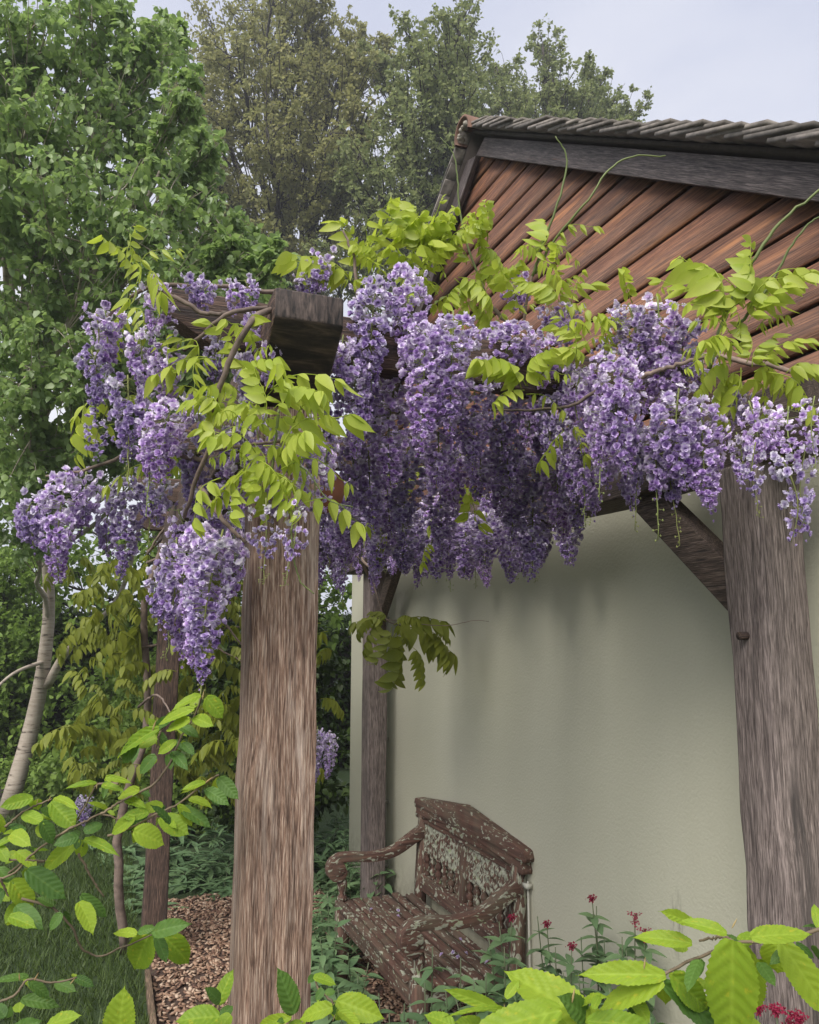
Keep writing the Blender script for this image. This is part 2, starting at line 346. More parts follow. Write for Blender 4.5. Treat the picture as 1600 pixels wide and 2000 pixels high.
# gable backing and feather-edged boards, each its own piece
g = MB(); bk = WX + .012
g.prism([hp(bk, Y0 + .02, 2.63), hp(bk, Y1 - .02, 2.63), hp(bk, Y1 - .02, max(2.66, zb(Y1 - .02) + .05)), hp(bk, AP_Y, zb(AP_Y) + .05), hp(bk, Y0 + .02, max(2.66, zb(Y0 + .02) + .05))], (.1, 0, 0))
g.build('gable_wall', M['deck'], house)
dz = .129; ztop = 4.53
k = 0
for i in range(-1, 18):
    zl = ztop - i * dz + .004; zu = zl + dz - .018      # open dark joint between the boards
    if zl < 2.45: break
    def lim(z): return max(Y0, AP_Y - (zb(AP_Y) + .06 - z) / SL), min(Y1, AP_Y + (zb(AP_Y) + .06 - z) / SL)
    zu2 = min(zu, zb(AP_Y) + .05); a0, a1 = lim(zl); b0, b1 = lim(zu2)
    lo, hi = WX - .030 + rng.normal() * .0015, WX - .026 + rng.normal() * .0015
    bx = WX - .004
    V = [hp(lo, a0, zl), hp(lo, a1, zl), hp(hi, b1, zu2), hp(hi, b0, zu2), hp(bx, a0, zl), hp(bx, a1, zl), hp(bx, b1, zu2), hp(bx, b0, zu2)]
    g = MB(); g.add(V, [(0, 3, 2, 1), (4, 5, 6, 7), (0, 1, 5, 4), (1, 2, 6, 5), (2, 3, 7, 6), (3, 0, 4, 7)])
    g.build('weatherboard', M['board'], house)
# bargeboards
BH = .12
for sgn in (1, -1):
    ye = 1.0 if sgn > 0 else 6.25
    ln = abs(ye - AP_Y) / math.cos(math.atan(SL)); th = math.atan(SL); ct = math.cos(th); h = BH * ct
    g = MB(); k_ = math.tan(th) * h                        # plumb cut at the apex
    pr = [(0, 0), (-ln, 0), (-ln, h), (-k_, h)] if sgn > 0 else [(0, 0), (ln, 0), (ln, h), (k_, h)]
    g.prism([(0, y, z) for y, z in pr], (.036, 0, 0)); o = bevel(g.build('bargeboard', M['barge'], house), .003)
    o.location = hp(WX - .075, AP_Y - .001 * sgn, zb(AP_Y)); o.rotation_euler.x = th if sgn > 0 else -th
# roof: deck, verge tiles and ridge
ZR = zb(AP_Y) + BH + .03
roof = MB()
for sgn in (1, -1):
    ye = .92 if sgn > 0 else 6.3
    roof.prism([hp(WX - .09, AP_Y, ZR - .012), hp(WX - .09, ye, ZR - .012 - SL * abs(AP_Y - ye)), hp(WX - .09, ye, ZR + .008 - SL * abs(AP_Y - ye)), hp(WX - .09, AP_Y, ZR + .008)], (4.6, 0, 0))
roof = roof.build('roof', M['deck'], house)
pl = R(35); tilt = R(10)
tv = MB(); tv.box((-.0, -.265, 0), (.165, 0, .0135)); tile_me = tv.mesh('roof_tile', M['tile'])
for sgn in (1, -1):
    for i in range(30):
        s = .02 + i * .096                                 # distance down the slope of the tile's head
        for col in range(3):
            y = AP_Y - sgn * (s * math.cos(pl)); z = ZR + .012 - s * math.sin(pl)
            if sgn > 0 and y < 1.0 or sgn < 0 and y > 6.1: continue
            o = link('roof_tile', tile_me, roof)
            ang = (pl - tilt) + rng.normal() * .02
            rot = Matrix.Rotation(ang if sgn > 0 else -ang, 3, 'X')
            if sgn < 0: rot = rot @ Matrix.Rotation(math.pi, 3, 'Z')
            xx = WX - .155 + col * .168 + (i % 2) * .0 + rng.normal() * .006 + (.165 if sgn < 0 else 0)
            p = Vector(hp(xx, y, z + rng.normal() * .002))
            place(o, p, rot @ Matrix.Rotation(rng.normal() * .02, 3, 'Z'), 1)
for i in range(9):                                         # half-round ridge tiles
    th = np.linspace(-.25, math.pi + .25, 13); x0 = WX - .165 + i * .40
    g = MB(); V = []
    for xx, rr in ((x0, .098), (x0 + .36, .094), (x0 + .40, .094)):
        for r2 in (rr, rr - .014):
            V += [hp(xx, AP_Y + math.cos(t) * r2, ZR - .03 + math.sin(t) * r2) for t in th]
    m = len(th); Q = []
    for a in range(2):
        for k in range(m - 1):
            o_ = a * 2 * m; Q += [(o_ + k, o_ + k + 1, o_ + 2 * m + k + 1, o_ + 2 * m + k), (o_ + m + k + 1, o_ + m + k, o_ + 3 * m + k, o_ + 3 * m + k + 1)]
    for k in range(m - 1): Q += [(k + 1, k, m + k, m + k + 1), (4 * m + k, 4 * m + k + 1, 5 * m + k + 1, 5 * m + k)]
    g.add(V, Q); g.build('ridge_tile', M['ridge'], roof, True)
g = MB()
for k in range(24):                                        # lumpy bedding mortar under the first ridge tile
    a = random.uniform(.2, 2.9); p = hp(WX - .15 + random.uniform(0, .03), AP_Y + math.cos(a) * .07, ZR - .04 + math.sin(a) * .06); s = random.uniform(.012, .022)
    g.lathe([(0, -s), (s * .8, -s * .5), (s, 0), (s * .7, s * .6), (0, s)], p, 6)
g.build('bedding_mortar', M['mortar'], roof)
# wall conduits
for (y, z0, z1, r_) in ((5.27, .0, 2.3, .009), (3.30, .0, .80, .005)):
    g = MB(); g.tube([hp(WX - .015, y, z0 + .01), hp(WX - .015, y, (z0 + z1) / 2), hp(WX - .015, y, z1)], r_, 8)
    c_ = g.build('conduit', M['pipe'], house, True)
    for z in np.arange(z0 + .35, z1, .42):
        g = MB(); g.box(hp(WX - .034, y - .02, z), hp(WX - .001, y + .02, z + .02)); g.build('clip', M['pipe'], c_)

# ------------------------------------------------------------ pergola
PX0, PX1 = .29, .44
perg = thing('pergola', (1.0, 3.4, 0), 'weathered oak pergola with heavy square posts built against the cream wall', 'pergola')
po = Vector((1.0, 3.4, 0))
def timber(name, lo, hi, mat, bev=.008, wob=.0025, axis=2, n=10, parent=perg):
    """a sawn beam, its long faces slightly uneven"""
    lo = Vector(lo) - po; hi = Vector(hi) - po
    ax = axis; oth = [i for i in range(3) if i != ax]
    V = []; Q = []
    for k in range(n + 1):
        t = lo[ax] + (hi[ax] - lo[ax]) * k / n
        for (a, b) in ((0, 0), (1, 0), (1, 1), (0, 1)):
            p = [0, 0, 0]; p[ax] = t; p[oth[0]] = (hi if a else lo)[oth[0]] + rng.normal() * wob; p[oth[1]] = (hi if b else lo)[oth[1]] + rng.normal() * wob
            V.append(p)
    for k in range(n):
        for j in range(4): Q.append((k * 4 + j, k * 4 + (j + 1) % 4, k * 4 + 4 + (j + 1) % 4, k * 4 + 4 + j))
    Q += [(3, 2, 1, 0), (n * 4, n * 4 + 1, n * 4 + 2, n * 4 + 3)]
    if ax == 1: Q = [tuple(reversed(q)) for q in Q]
    g = MB(); g.add(V, Q); return bevel(g.build(name, mat, parent), bev, 2)
def waney_post(x0, x1, y0, y1, z1, mat, wane):
    """post with one rounded, waney corner towards the lawn"""
    V = []; n = 26; ring = 12; Q = []
    for k in range(n + 1):
        z = z1 * k / n; w = wane * (1 + .25 * math.sin(k * .7 + 1) + .1 * rng.normal())
        pts = [(x1, y0), (x1, y1), (x0 + w * .4, y1), (x0, y1 - w * .4)]
        for a in np.linspace(0, math.pi / 2, 7): pts.append((x0 + w * .75 * (1 - math.cos(a)), y0 + w * (1 - math.sin(a))))
        pts.append(((x0 + w * .75 + x1) / 2, y0 - .002))
        for (x, y) in pts: V.append((x - po.x + rng.normal() * .0012, y - po.y + rng.normal() * .0012, z))
    m = len(pts)
    for k in range(n):
        for j in range(m): Q.append((k * m + j, k * m + (j + 1) % m, k * m + m + (j + 1) % m, k * m + m + j))
    T = [(0, j + 1, j) for j in range(1, m - 1)] + [(n * m, n * m + j, n * m + j + 1) for j in range(1, m - 1)]
    g = MB(); g.add(V, Q, T); return bevel(g.build('post', mat, perg), .005, 2)
waney_post(PX0, PX1, 1.72, 1.87, 2.43, M['post']['Z'], .045)
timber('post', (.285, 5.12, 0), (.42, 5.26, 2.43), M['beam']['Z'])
rp = timber('post', (1.57, 1.53, 0), (1.73, 1.665, 2.37), M['greypost'], .012, .003, n=18)
timber('post', (1.655, 5.06, 0), (1.785, 5.2, 2.37), M['greypost'])
g = MB(); pc = Vector((1.57, 1.60, 1.905)) - po; g.tube([pc + Vector((.01, 0, 0)), pc + Vector((-.022, 0, 0))], .011, 10); g.build('peg', M['beam']['X'], rp)
# outer beam with a chamfered end, built as a profile
prof = [(1.55, 2.645), (1.55, 2.578), (1.745, 2.432), (5.72, 2.432), (5.85, 2.56), (5.85, 2.645)]
g = MB(); g.prism([Vector((PX0 - .002, y, z)) - po for y, z in prof], (PX1 - PX0 + .005, 0, 0))
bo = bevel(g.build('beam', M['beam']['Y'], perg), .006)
bo.data.materials.append(M['endgrain']); bo.data.materials.append(M['endface'])
for p_ in bo.data.polygons:
    if p_.normal.y < -.4: p_.material_index = 2 if p_.normal.y < -.9 else 1
# wall plate on the wall posts
timber('beam', (1.585, 1.35, 2.365), (1.745, 5.55, 2.56), M['plate'], .008, .003, 1, 14)
# rafters with chamfered outer ends
for y in (1.80, 2.95, 4.1, 5.2):
    zz = 2.592
    prof = [(.075, zz + .128), (.075, zz + .068), (.185, zz), (1.84, zz - .02), (1.84, zz + .112)]
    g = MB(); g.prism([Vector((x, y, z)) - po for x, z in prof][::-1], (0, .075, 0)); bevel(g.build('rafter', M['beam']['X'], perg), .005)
# knee braces
def brace(p0, p1, w, d, mat):
    p0 = Vector(p0); p1 = Vector(p1); ax = (p1 - p0).normalized(); sx = Vector((1, 0, 0)); sy = ax.cross(sx).normalized()
    V = []
    for p in (p0, p1):
        for a, b in ((-1, -1), (1, -1), (1, 1), (-1, 1)): V.append(p + sx * a * d / 2 + sy * b * w / 2 - po)
    g = MB(); g.add([tuple(v) for v in V], [(3, 2, 1, 0), (4, 5, 6, 7), (0, 1, 5, 4), (1, 2, 6, 5), (2, 3, 7, 6), (3, 0, 4, 7)]); return bevel(g.build('brace', mat, perg), .005)
brace((1.66, 1.62, 1.96), (1.66, 2.18, 2.46), .11, .07, M['plate'])
brace((1.72, 5.1, 1.96), (1.72, 4.6, 2.46), .10, .06, M['plate'])

# ------------------------------------------------------------ bench
bench = thing('garden_bench', (1.305, 3.91, 0), 'old dark teak garden bench blotched with pale lichen against the wall', 'bench')
bench.rotation_euler.z = R(1)
def B(v, u, z): return (v, u, z)
HW = .56
for u in (-HW, HW):
    g = MB()
    g.box((-.012, u - .033, 0), (.054, u + .033, .43))
    g.lathe([(0, .43), (.026, .43), (.03, .45), (.02, .462), (.017, .475), (.027, .50), (.031, .525), (.024, .548), (.016, .558), (.024, .575), (.024, .60), (0, .60)], (.02, u, 0), 14)
    g.build('leg', M['benchZ'], bench)
    g = MB(); g.prism([(.445, u - .03, 0), (.50, u - .03, 0), (.56, u - .03, .90), (.505, u - .03, .90)], (0, .06, 0)); g.build('leg', M['benchZ'], bench)
    # swept arm with a scrolled end
    pth = curve([(.515, .765), (.44, .725), (.33, .668), (.2, .65), (.09, .662), (.0, .662), (-.045, .632), (-.05, .585), (-.012, .560), (.026, .585), (.01, .612)], 44)
    g = MB(); V = []; n = len(pth)
    tt = np.gradient(pth, axis=0); tt /= np.linalg.norm(tt, axis=1)[:, None]; nn = np.stack([-tt[:, 1], tt[:, 0]], -1)
    th_ = np.interp(np.linspace(0, 1, n), [0, .3, .55, .8, 1], [.03, .022, .022, .02, .012])
    for k in range(n):
        for a, b in ((-1, -1), (1, -1), (1, 1), (-1, 1)):
            q = pth[k] + nn[k] * b * th_[k]; V.append((q[0], u + a * .033, q[1]))
    Q = [(k * 4 + j, k * 4 + 4 + j, k * 4 + 4 + (j + 1) % 4, k * 4 + (j + 1) % 4) for k in range(n - 1) for j in range(4)] + [(0, 1, 2, 3), (n * 4 - 1, n * 4 - 2, n * 4 - 3, n * 4 - 4)]
    g.add(V, Q); g.tube([(-.01, u - .036, .612), (-.01, u + .036, .612)], .04, 16)
    bevel(g.build('arm', M['benchX'], bench), .006)
    g = MB(); g.box((.05, u - .022, .33), (.46, u + .022, .405)); g.build('side_rail', M['benchX'], bench)
g = MB(); g.box((-.004, -HW + .033, .315), (.03, HW - .033, .415)); bevel(g.build('front_rail', M['benchY'], bench))
for k in range(8):
    v0 = -.03 + k * .0605; z = .428 - .022 * math.sin(math.pi * k / 7.5); hu = HW + .045 if 0 < k < 7 else HW - .036
    g = MB(); g.box((v0, -hu + rng.normal() * .004, z - .01), (v0 + .046, hu + rng.normal() * .004, z + .012)); bevel(g.build('seat_slat', M['benchY'], bench), .005)
rk = .0667
def bv(z): return .452 + rk * z
def backbox(name, u0, u1, z0, z1, t0, t1, mat, bev=.004):
    g = MB(); g.prism([(bv(z0) + t0, u0, z0), (bv(z0) + t1, u0, z0), (bv(z1) + t1, u0, z1), (bv(z1) + t0, u0, z1)], (0, u1 - u0, 0)); return bevel(g.build(name, mat, bench), bev)
backbox('back_rail', -HW + .03, HW - .03, .445, .535, .004, .046, M['benchY'])
backbox('back_rail', -HW + .03, HW - .03, .815, .845, .0, .05, M['benchY'])
backbox('back_stile', -.028, .028, .535, .815, .002, .046, M['benchZ'])
for s in (-1, 1):
    a, b = (.03, HW - .032) if s > 0 else (-HW + .032, -.03)
    # carved panel: a real relief surface
    nu, nz = 44, 22; V = []; Q = []
    gx = rng.normal(size=(nz + 1, nu + 1)); 
    for i in range(nz + 1):
        for j in range(nu + 1):
            u = a + (b - a) * j / nu; z = .655 + (.815 - .655) * i / nz
            cv = math.sin(j * .95) * math.cos(i * 1.1 + math.sin(j * .4) * 2) * .006 + gx[i, j] * .0015
            if i in (0, nz) or j in (0, nu): cv = -.004
            V.append((bv(z) + .010 - cv, u, z))
    Q = [(i * (nu + 1) + j, (i + 1) * (nu + 1) + j, (i + 1) * (nu + 1) + j + 1, i * (nu + 1) + j + 1) for i in range(nz) for j in range(nu)]
    g = MB(); g.add(V, Q); g.prism([(bv(.655) + .02, a, .655), (bv(.655) + .04, a, .655), (bv(.815) + .04, a, .815), (bv(.815) + .02, a, .815)], (0, b - a, 0))
    g.build('carved_panel', M['benchP'], bench)
    for k in range(6):
        u = a + (b - a) * (k + .5) / 6; g = MB()
        pr = [(0, .535), (.017, .535), (.017, .545), (.010, .553), (.020, .572), (.022, .585), (.012, .597), (.012, .603), (.020, .614), (.021, .628), (.011, .642), (.017, .65), (.017, .657), (0, .657)]
        g.lathe(pr, (bv(.6) + .022, u, 0), 10); g.build('baluster', M['benchZ'], bench, True)
# pediment crest with scrolled ends
prof = [(-.66, .905), (-.645, .935), (-.63, .94), (0, 1.015), (.63, .94), (.645, .935), (.66, .905), (.652, .888), (.63, .885), (.628, .868), (.64, .85), (.635, .832), (.61, .828), (.595, .843), (-.595, .843), (-.61, .828), (-.635, .832), (-.64, .85), (-.628, .868), (-.63, .885), (-.652, .888)]
g = MB(); n = len(prof); x0, x1 = bv(.93) - .012, bv(.93) + .042
V = [(x0, u, z) for u, z in prof] + [(x1, u, z) for u, z in prof] + [(x0, 0, .90), (x1, 0, .90)]
T = [(2 * n, i, (i + 1) % n) for i in range(n)] + [(2 * n + 1, n + (i + 1) % n, n + i) for i in range(n)]
g.add(V, [(i, n + i, n + (i + 1) % n, (i + 1) % n) for i in range(n)], T); bevel(g.build('crest_rail', M['benchY'], bench), .004)

# ------------------------------------------------------------ hanging terracotta pot behind the front post
pc = at(622, 955, 1.98); pot = thing('terracotta_pot', pc, 'round terracotta pot hanging on a cord behind the front pergola post', 'pot')
g = MB(); g.lathe([(0, -.062), (.025, -.061), (.045, -.052), (.061, -.033), (.068, -.008), (.066, .015), (.056, .034), (.043, .046), (.04, .055), (.045, .062), (.045, .068), (.036, .068), (.034, .05), (.05, .03), (.06, 0), (.04, -.045), (0, -.052)], (0, 0, 0), 28)
g.build('bowl', M['terracotta'], pot, True)
g = MB(); zt = 2.592 - pc.z
g.tube([(0, 0, -.05), (.002, 0, zt * .5), (0, 0, zt)], .0025, 5); g.build('cord', M['cord'], pot)

# ------------------------------------------------------------ leaf shapes
def leaflet(nst=5, L=1.0, W=.42, tip=.0, fold=.25, droop=.15):
    """a pointed leaflet along +X, folded about its midrib; returns V, Q, T"""
    V = []; ts = np.linspace(0, 1, nst + 1)
    for t in ts:
        w = W / 2 * (math.sin(math.pi * min(1, t * .9 + .06) ** .75) ** .9 if t < 1 else 0) * (1 - .25 * t)
        if t == 0: w = W * .10
        if t == 1: w = W * .015
        z = -droop * t * t
        V += [(t * L, -w, z + fold * w), (t * L, 0, z), (t * L, w, z + fold * w)]
    Q = []
    for k in range(nst):
        a = k * 3; Q += [(a, a + 3, a + 4, a + 1), (a + 1, a + 4, a + 5, a + 2)]
    return np.array(V), Q
def compound(seed, npair=5, young=False):
    r = random.Random(seed); g = MB(); arch = r.uniform(.10, .24)
    def rp(t): return Vector((t, .04 * math.sin(3 * t + seed), arch * math.sin(math.pi * min(1, t * 1.15)) - .10 * t * t))
    g.tube([rp(t) for t in np.linspace(0, 1, 7)], np.linspace(.012, .005, 7), 4)
    Vl, Ql = leaflet(5, 1, .47, fold=.22, droop=.14)
    for k in range(npair * 2 + 1):
        side = 0 if k == npair * 2 else (1 if k % 2 else -1)
        t = 1.0 if side == 0 else .2 + .74 * (k // 2) / max(1, npair - 1)
        p = rp(t); down = r.uniform(.8, 1.5) if not young else r.uniform(1.6, 2.6)
        d = Vector((r.uniform(.15, .5), side * r.uniform(.45, .85), -down)) if side else Vector((.6, r.uniform(-.2, .2), -down))
        d.normalize(); L = (r.uniform(.40, .52) * (1 - .25 * abs(t - .55))) * (.72 if young else 1)
        if r.random() < .12: L *= .6
        up = Vector((r.uniform(-.25, .25), side * .9 + r.uniform(-.3, .3), .55 + r.uniform(-.2, .4)))
        m = frame(d, up); W = np.array(m) * np.array((L, L * (.7 if young else 1) * r.uniform(.85, 1.1), L * r.uniform(.6, 1.5)))
        g.add(Vl @ W.T + np.array(p), Ql)
    return g
CL = [compound(s, 4 + s % 3).mesh('leaf', M['wleaf'], True) for s in range(7)] + [compound(20 + s, 4, True).mesh('leaf', M['wleaf'], True) for s in range(3)]
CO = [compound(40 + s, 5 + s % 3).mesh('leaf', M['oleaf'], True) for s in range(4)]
def wleaf(parent, b, t, d0, d1=None, meshes=CL, tilt=.5):
    p = at(*b, d0); q = at(*t, d1 if d1 else d0 + random.uniform(-.08, .05))
    return wleaf3(parent, p, q, meshes, tilt)
def wleaf3(parent, p, q, meshes, tilt=.5):
    o = link('leaf', random.choice(meshes), parent)
    L = max(.05, (q - p).length); L = .054 + .72 * L if meshes is CL else L; up = Vector((random.uniform(-tilt, tilt), random.uniform(-tilt, tilt), 1))
    x = (q - p)
    if abs(x.normalized().z) > .9: up = Vector((random.uniform(-1, 1), -1, .3))
    place(o, p - Vector(parent.location), frame(x, up), L * random.uniform(.9, 1.15)); return o

# ------------------------------------------------------------ wisteria flowers
def petal(L, W, cup, curl):
    V = []; Q = []
    for i, t in enumerate((0, .5, 1)):
        w = (.18, 1.0, .62)[i] * W / 2; z = cup * (t - t * t) * -1.2 * L + curl * t * t * L
        V += [(t * L, -w, z + abs(w) * .5), (t * L, 0, z), (t * L, w, z + abs(w) * .5)]
    for k in range(2):
        a = k * 3; Q += [(a, a + 3, a + 4, a + 1), (a + 1, a + 4, a + 5, a + 2)]
    return np.array(V), Q
def floret_template(seed):
    r = random.Random(seed); V = []; Q = []; E = []; n = 0            # E: 0 outer rim .. 1 deep inside
    for ring, (cnt, ang, L, W) in enumerate(((5, 82, .0120, .0112), (6, 50, .0118, .0100), (4, 20, .009, .0075))):
        for k in range(cnt):
            pv, pq = petal(L * r.uniform(.85, 1.15), W * r.uniform(.85, 1.15), .25, r.uniform(-.45, .45))
            a = R(ang + r.uniform(-24, 24)); az = 2 * math.pi * (k + .5 * ring) / cnt + r.uniform(-.25, .25)
            d = Vector((math.sin(a) * math.cos(az), math.sin(a) * math.sin(az), math.cos(a)))
            m = np.array(frame(d, Vector((0, 0, 1)) if ang > 20 else Vector((-math.cos(az), -math.sin(az), .2))))
            V.append(pv @ m.T); Q += [tuple(i + n for i in q) for q in pq]; n += 9
            for t in (0, 0, 0, 1, 1, 1, 2, 2, 2): E.append((.95 - .38 * t if ring == 0 else 1.0 - .25 * t) if ring < 2 else 1.0 - .12 * t)
    return np.vstack(V), np.array(Q), np.array(E)
FT = [floret_template(s) for s in range(5)]
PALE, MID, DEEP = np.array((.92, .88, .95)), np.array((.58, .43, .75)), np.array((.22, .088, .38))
def raceme_mesh(L, W, seed, thread=False, loose=1.0):
    r = np.random.default_rng(seed); g = MB()
    nf = int(L * 900 * (W / .10) ** 1.3 * loose); t = np.sort(r.uniform(0, 1, nf) ** .92)
    prof = np.interp(t, [0, .08, .3, .65, .9, 1], [.55, .95, 1.0, .66, .30, .10]) * W / 2
    az = np.arange(nf) * 2.39996 + r.normal(size=nf) * .5; rad = prof * r.uniform(.45, 1.1, nf)
    sw = r.uniform(-.02, .02, 2)
    z = -t * L; ax = np.stack([sw[0] * np.sin(3 * t), sw[1] * np.sin(2.5 * t), z], -1)
    P = ax + np.stack([np.cos(az) * rad, np.sin(az) * rad, r.normal(size=nf) * .007 + rad * .12], -1)
    D = np.stack([np.cos(az), np.sin(az), r.uniform(-1.0, .9, nf)], -1) + r.normal(size=(nf, 3)) * .45
    D /= np.linalg.norm(D, axis=1)[:, None]
    size = np.interp(t, [0, .7, .92, 1], [.84, .79, .6, .42]) * r.uniform(.85, 1.15, nf)
    U = r.normal(size=(nf, 3)); Y = np.cross(D, U); Y /= np.linalg.norm(Y, axis=1)[:, None]; X = np.cross(Y, D)
    for k in range(5):
        sel = np.arange(nf) % 5 == k
        V, Q, E = FT[k]; s = size[sel]
        close = np.interp(t[sel], [0, .8, 1], [1.0, .9, .55])           # young flowers at the tip stay closed
        Mx = np.stack([X[sel] * (s * close)[:, None], Y[sel] * (s * close)[:, None], D[sel] * s[:, None]], -1)
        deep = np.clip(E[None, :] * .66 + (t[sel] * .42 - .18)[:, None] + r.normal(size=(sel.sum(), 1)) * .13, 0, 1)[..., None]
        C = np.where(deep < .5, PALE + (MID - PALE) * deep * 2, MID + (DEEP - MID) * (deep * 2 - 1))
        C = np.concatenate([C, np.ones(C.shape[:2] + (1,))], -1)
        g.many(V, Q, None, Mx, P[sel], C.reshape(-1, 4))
    n0 = g.n; green = (.30, .34, .12, 1); brown = (.20, .13, .12, 1)
    axp = [(sw[0] * math.sin(3 * q), sw[1] * math.sin(2.5 * q), -q * L) for q in np.linspace(-.06, 1, 9)]
    end = L
    if thread:
        end = L * 1.0 + r.uniform(.04, .09)
        axp += [(sw[0] * .14 + r.normal() * .002, sw[1] * .6 + r.normal() * .002, -q) for q in np.linspace(L, end, 5)[1:]]
    g.tube(axp, np.linspace(.0022, .0011, len(axp)), 4)
    for i in range(0, nf, 2):                                             # flower stalks
        if rad[i] > .012: g.tube([ax[i] + (0, 0, .008), P[i]], .0007, 3, False)
    if thread:
        for q in np.linspace(L * .97, end, 10):
            a = r.uniform(0, 6.28); rr = r.uniform(.006, .014); c = np.array((sw[0] * .14, sw[1] * .6, -q))
            e = c + (math.cos(a) * rr, math.sin(a) * rr, -.002); g.tube([c, e], .0006, 3, False); s = .0028
            g.lathe([(0, -s), (s * .8, 0), (0, s * 1.2)], e, 5)
    g.C.append(np.tile(np.array(green), (g.n - n0, 1)))
    return g.mesh('raceme', M['petal'], False)
RL = [.09, .14, .20, .26, .33]
RV = [[raceme_mesh(L, w, 100 * i + s, thread=(s == 1)) for s, w in enumerate((.075, .085, .10))] for i, L in enumerate(RL)]
RLOOSE = [raceme_mesh(.17, .09, 900 + s, thread=(s == 1), loose=.33) for s in range(3)]
WID = (.075, .085, .10)
wist = thing('wisteria', (.365, 1.95, 0), 'purple flowering wisteria climbing over the front of the pergola', 'wisteria')
wl = Vector(wist.location)
def raceme(p, L, W, parent=wist, mesh=None, length=None):
    i = min(range(5), key=lambda k: abs(RL[k] - L)); j = min(range(3), key=lambda k: abs(WID[k] - W) + random.uniform(0, .012))
    me = mesh or RV[i][j]; L0 = length or RL[i]; W0 = .09 if mesh else WID[j]
    o = link('raceme', me, parent); s = max(.75, min(1.35, L / L0)); sx = max(.7, min(1.4, W / W0))
    o.location = p - Vector(parent.location); o.rotation_euler = (random.uniform(-.10, .10), random.uniform(-.10, .10), random.uniform(0, 6.28)); o.scale = (sx, sx, s); return o
# x, top, bottom, width in the picture and distance
RAC = [
 (1150,830,990,66,2.1),(1110,820,980,70,2.15),(1070,760,900,70,2.2),(1030,740,880,70,2.25),(980,760,900,75,2.25),(1140,720,830,60,2.05),(1180,850,960,55,2.0),(930,820,980,80,2.3),(1000,820,960,80,2.3),(1220,880,1000,50,2.0),(1415,770,870,50,1.85),(1440,850,950,45,1.76),(760,880,1050,85,2.4),(640,930,1040,50,2.3),(660,1000,1110,60,2.9),(1090,930,1060,60,2.45),
 (470,700,800,60,1.72),(500,830,930,60,1.66),(560,840,930,60,1.66),(610,830,930,55,1.66),(640,880,960,45,1.7),(470,900,1010,60,1.7),(520,930,1020,55,1.62),(600,930,1010,45,1.62),(430,830,950,66,1.76),(350,1000,1080,60,1.78),(450,560,600,40,1.8),(530,680,760,40,1.72),
 (85,960,1075,60,1.92),(128,930,1140,80,1.9),(168,925,1050,60,1.95),(60,985,1060,45,1.93),
 (240,945,1130,62,1.95),(290,930,1010,70,1.95),(222,970,1090,50,2.0),(325,950,1030,60,1.9),
 (345,1060,1240,75,1.7),(392,1040,1295,95,1.66),(432,1050,1330,85,1.64),(458,1040,1180,50,1.68),(320,1110,1220,55,1.72),(370,1150,1290,60,1.74),
 (420,950,1060,70,1.75),(380,900,1000,60,1.78),(470,800,900,50,1.7),
 (205,600,720,72,1.8),(180,690,810,60,1.8),(300,560,650,62,1.7),(270,640,760,62,1.75),(330,690,800,66,1.72),(250,740,880,80,1.75),(340,790,950,100,1.68),(300,830,930,70,1.72),(385,780,880,60,1.7),(245,850,900,50,1.78),(375,545,590,50,1.75),(410,555,600,50,1.75),(480,550,600,40,1.8),(500,620,690,40,1.8),(395,850,960,66,1.74),(430,660,760,50,1.8),
 (640,500,575,55,2.2),(605,540,575,55,2.2),
 (735,560,780,90,2.0),(790,530,740,80,2.0),(715,620,860,80,2.05),(690,690,900,75,1.95),(650,760,870,55,1.95),(670,660,760,45,1.9),
 (830,640,900,95,1.95),(885,620,860,95,1.95),(850,760,960,95,2.1),(770,760,960,95,2.1),(720,840,1040,85,2.2),(800,840,1060,85,2.3),(680,860,1000,70,2.2),(640,850,920,50,1.9),
 (930,700,930,85,2.1),(960,640,760,80,2.2),(1005,640,760,95,2.15),(1060,650,760,80,2.15),(1000,545,610,70,2.4),(1080,600,660,60,2.4),(1110,600,680,60,2.3),(900,860,1000,80,2.4),(860,900,1080,80,2.5),
 (740,960,1120,95,2.7),(690,950,1080,80,2.8),(800,1000,1120,85,2.9),(850,1020,1130,95,2.9),(905,1010,1130,95,2.9),(950,1000,1110,95,2.8),
 (975,880,1010,95,2.4),(1040,890,1130,90,2.5),(1010,860,1060,90,2.5),(1075,850,1030,90,2.4),(1125,890,1040,70,2.3),(1120,760,870,70,2.2),(1060,780,900,80,2.3),(1090,700,790,70,2.2),(1160,900,1010,50,2.2),
 (1230,600,740,90,2.0),(1285,590,760,100,2.0),(1335,640,760,80,2.0),(1300,690,820,100,2.0),(1370,690,770,60,2.0),(1250,700,800,80,2.05),
 (1195,690,850,95,1.82),(1215,760,930,90,1.8),(1180,790,910,70,1.86),
 (1325,770,960,110,1.78),(1275,830,970,80,1.82),(1370,800,1000,90,1.78),(1300,860,990,70,1.84),(1395,870,1010,50,1.8),(1245,830,960,60,1.9),
 (1465,790,920,60,1.72),(1490,800,900,55,1.75),(1430,760,830,50,1.85),(1210,600,640,40,2.1),(1190,660,720,50,2.1),(1150,730,850,60,2.1)]
for (x, y0, y1, w, d) in RAC:
    raceme(at(x, y0, d), (y1 - y0) * d / FPX, w * d / FPX * .98)
for (x, y0, y1, w, d) in [(520,980,1080,70,1.5),(575,985,1100,60,1.5),(1540,800,920,75,1.6),(1530,900,1060,80,1.58),(1575,870,1050,60,1.6),(1475,870,940,50,1.66),(1590,780,900,60,1.6),(190,620,700,70,1.76),(320,630,740,70,1.7),(210,800,880,60,1.8),(620,900,990,70,1.6)]:
    raceme(at(x, y0, d), (y1 - y0) * d / FPX, w * d / FPX, mesh=random.choice(RLOOSE), length=.17)
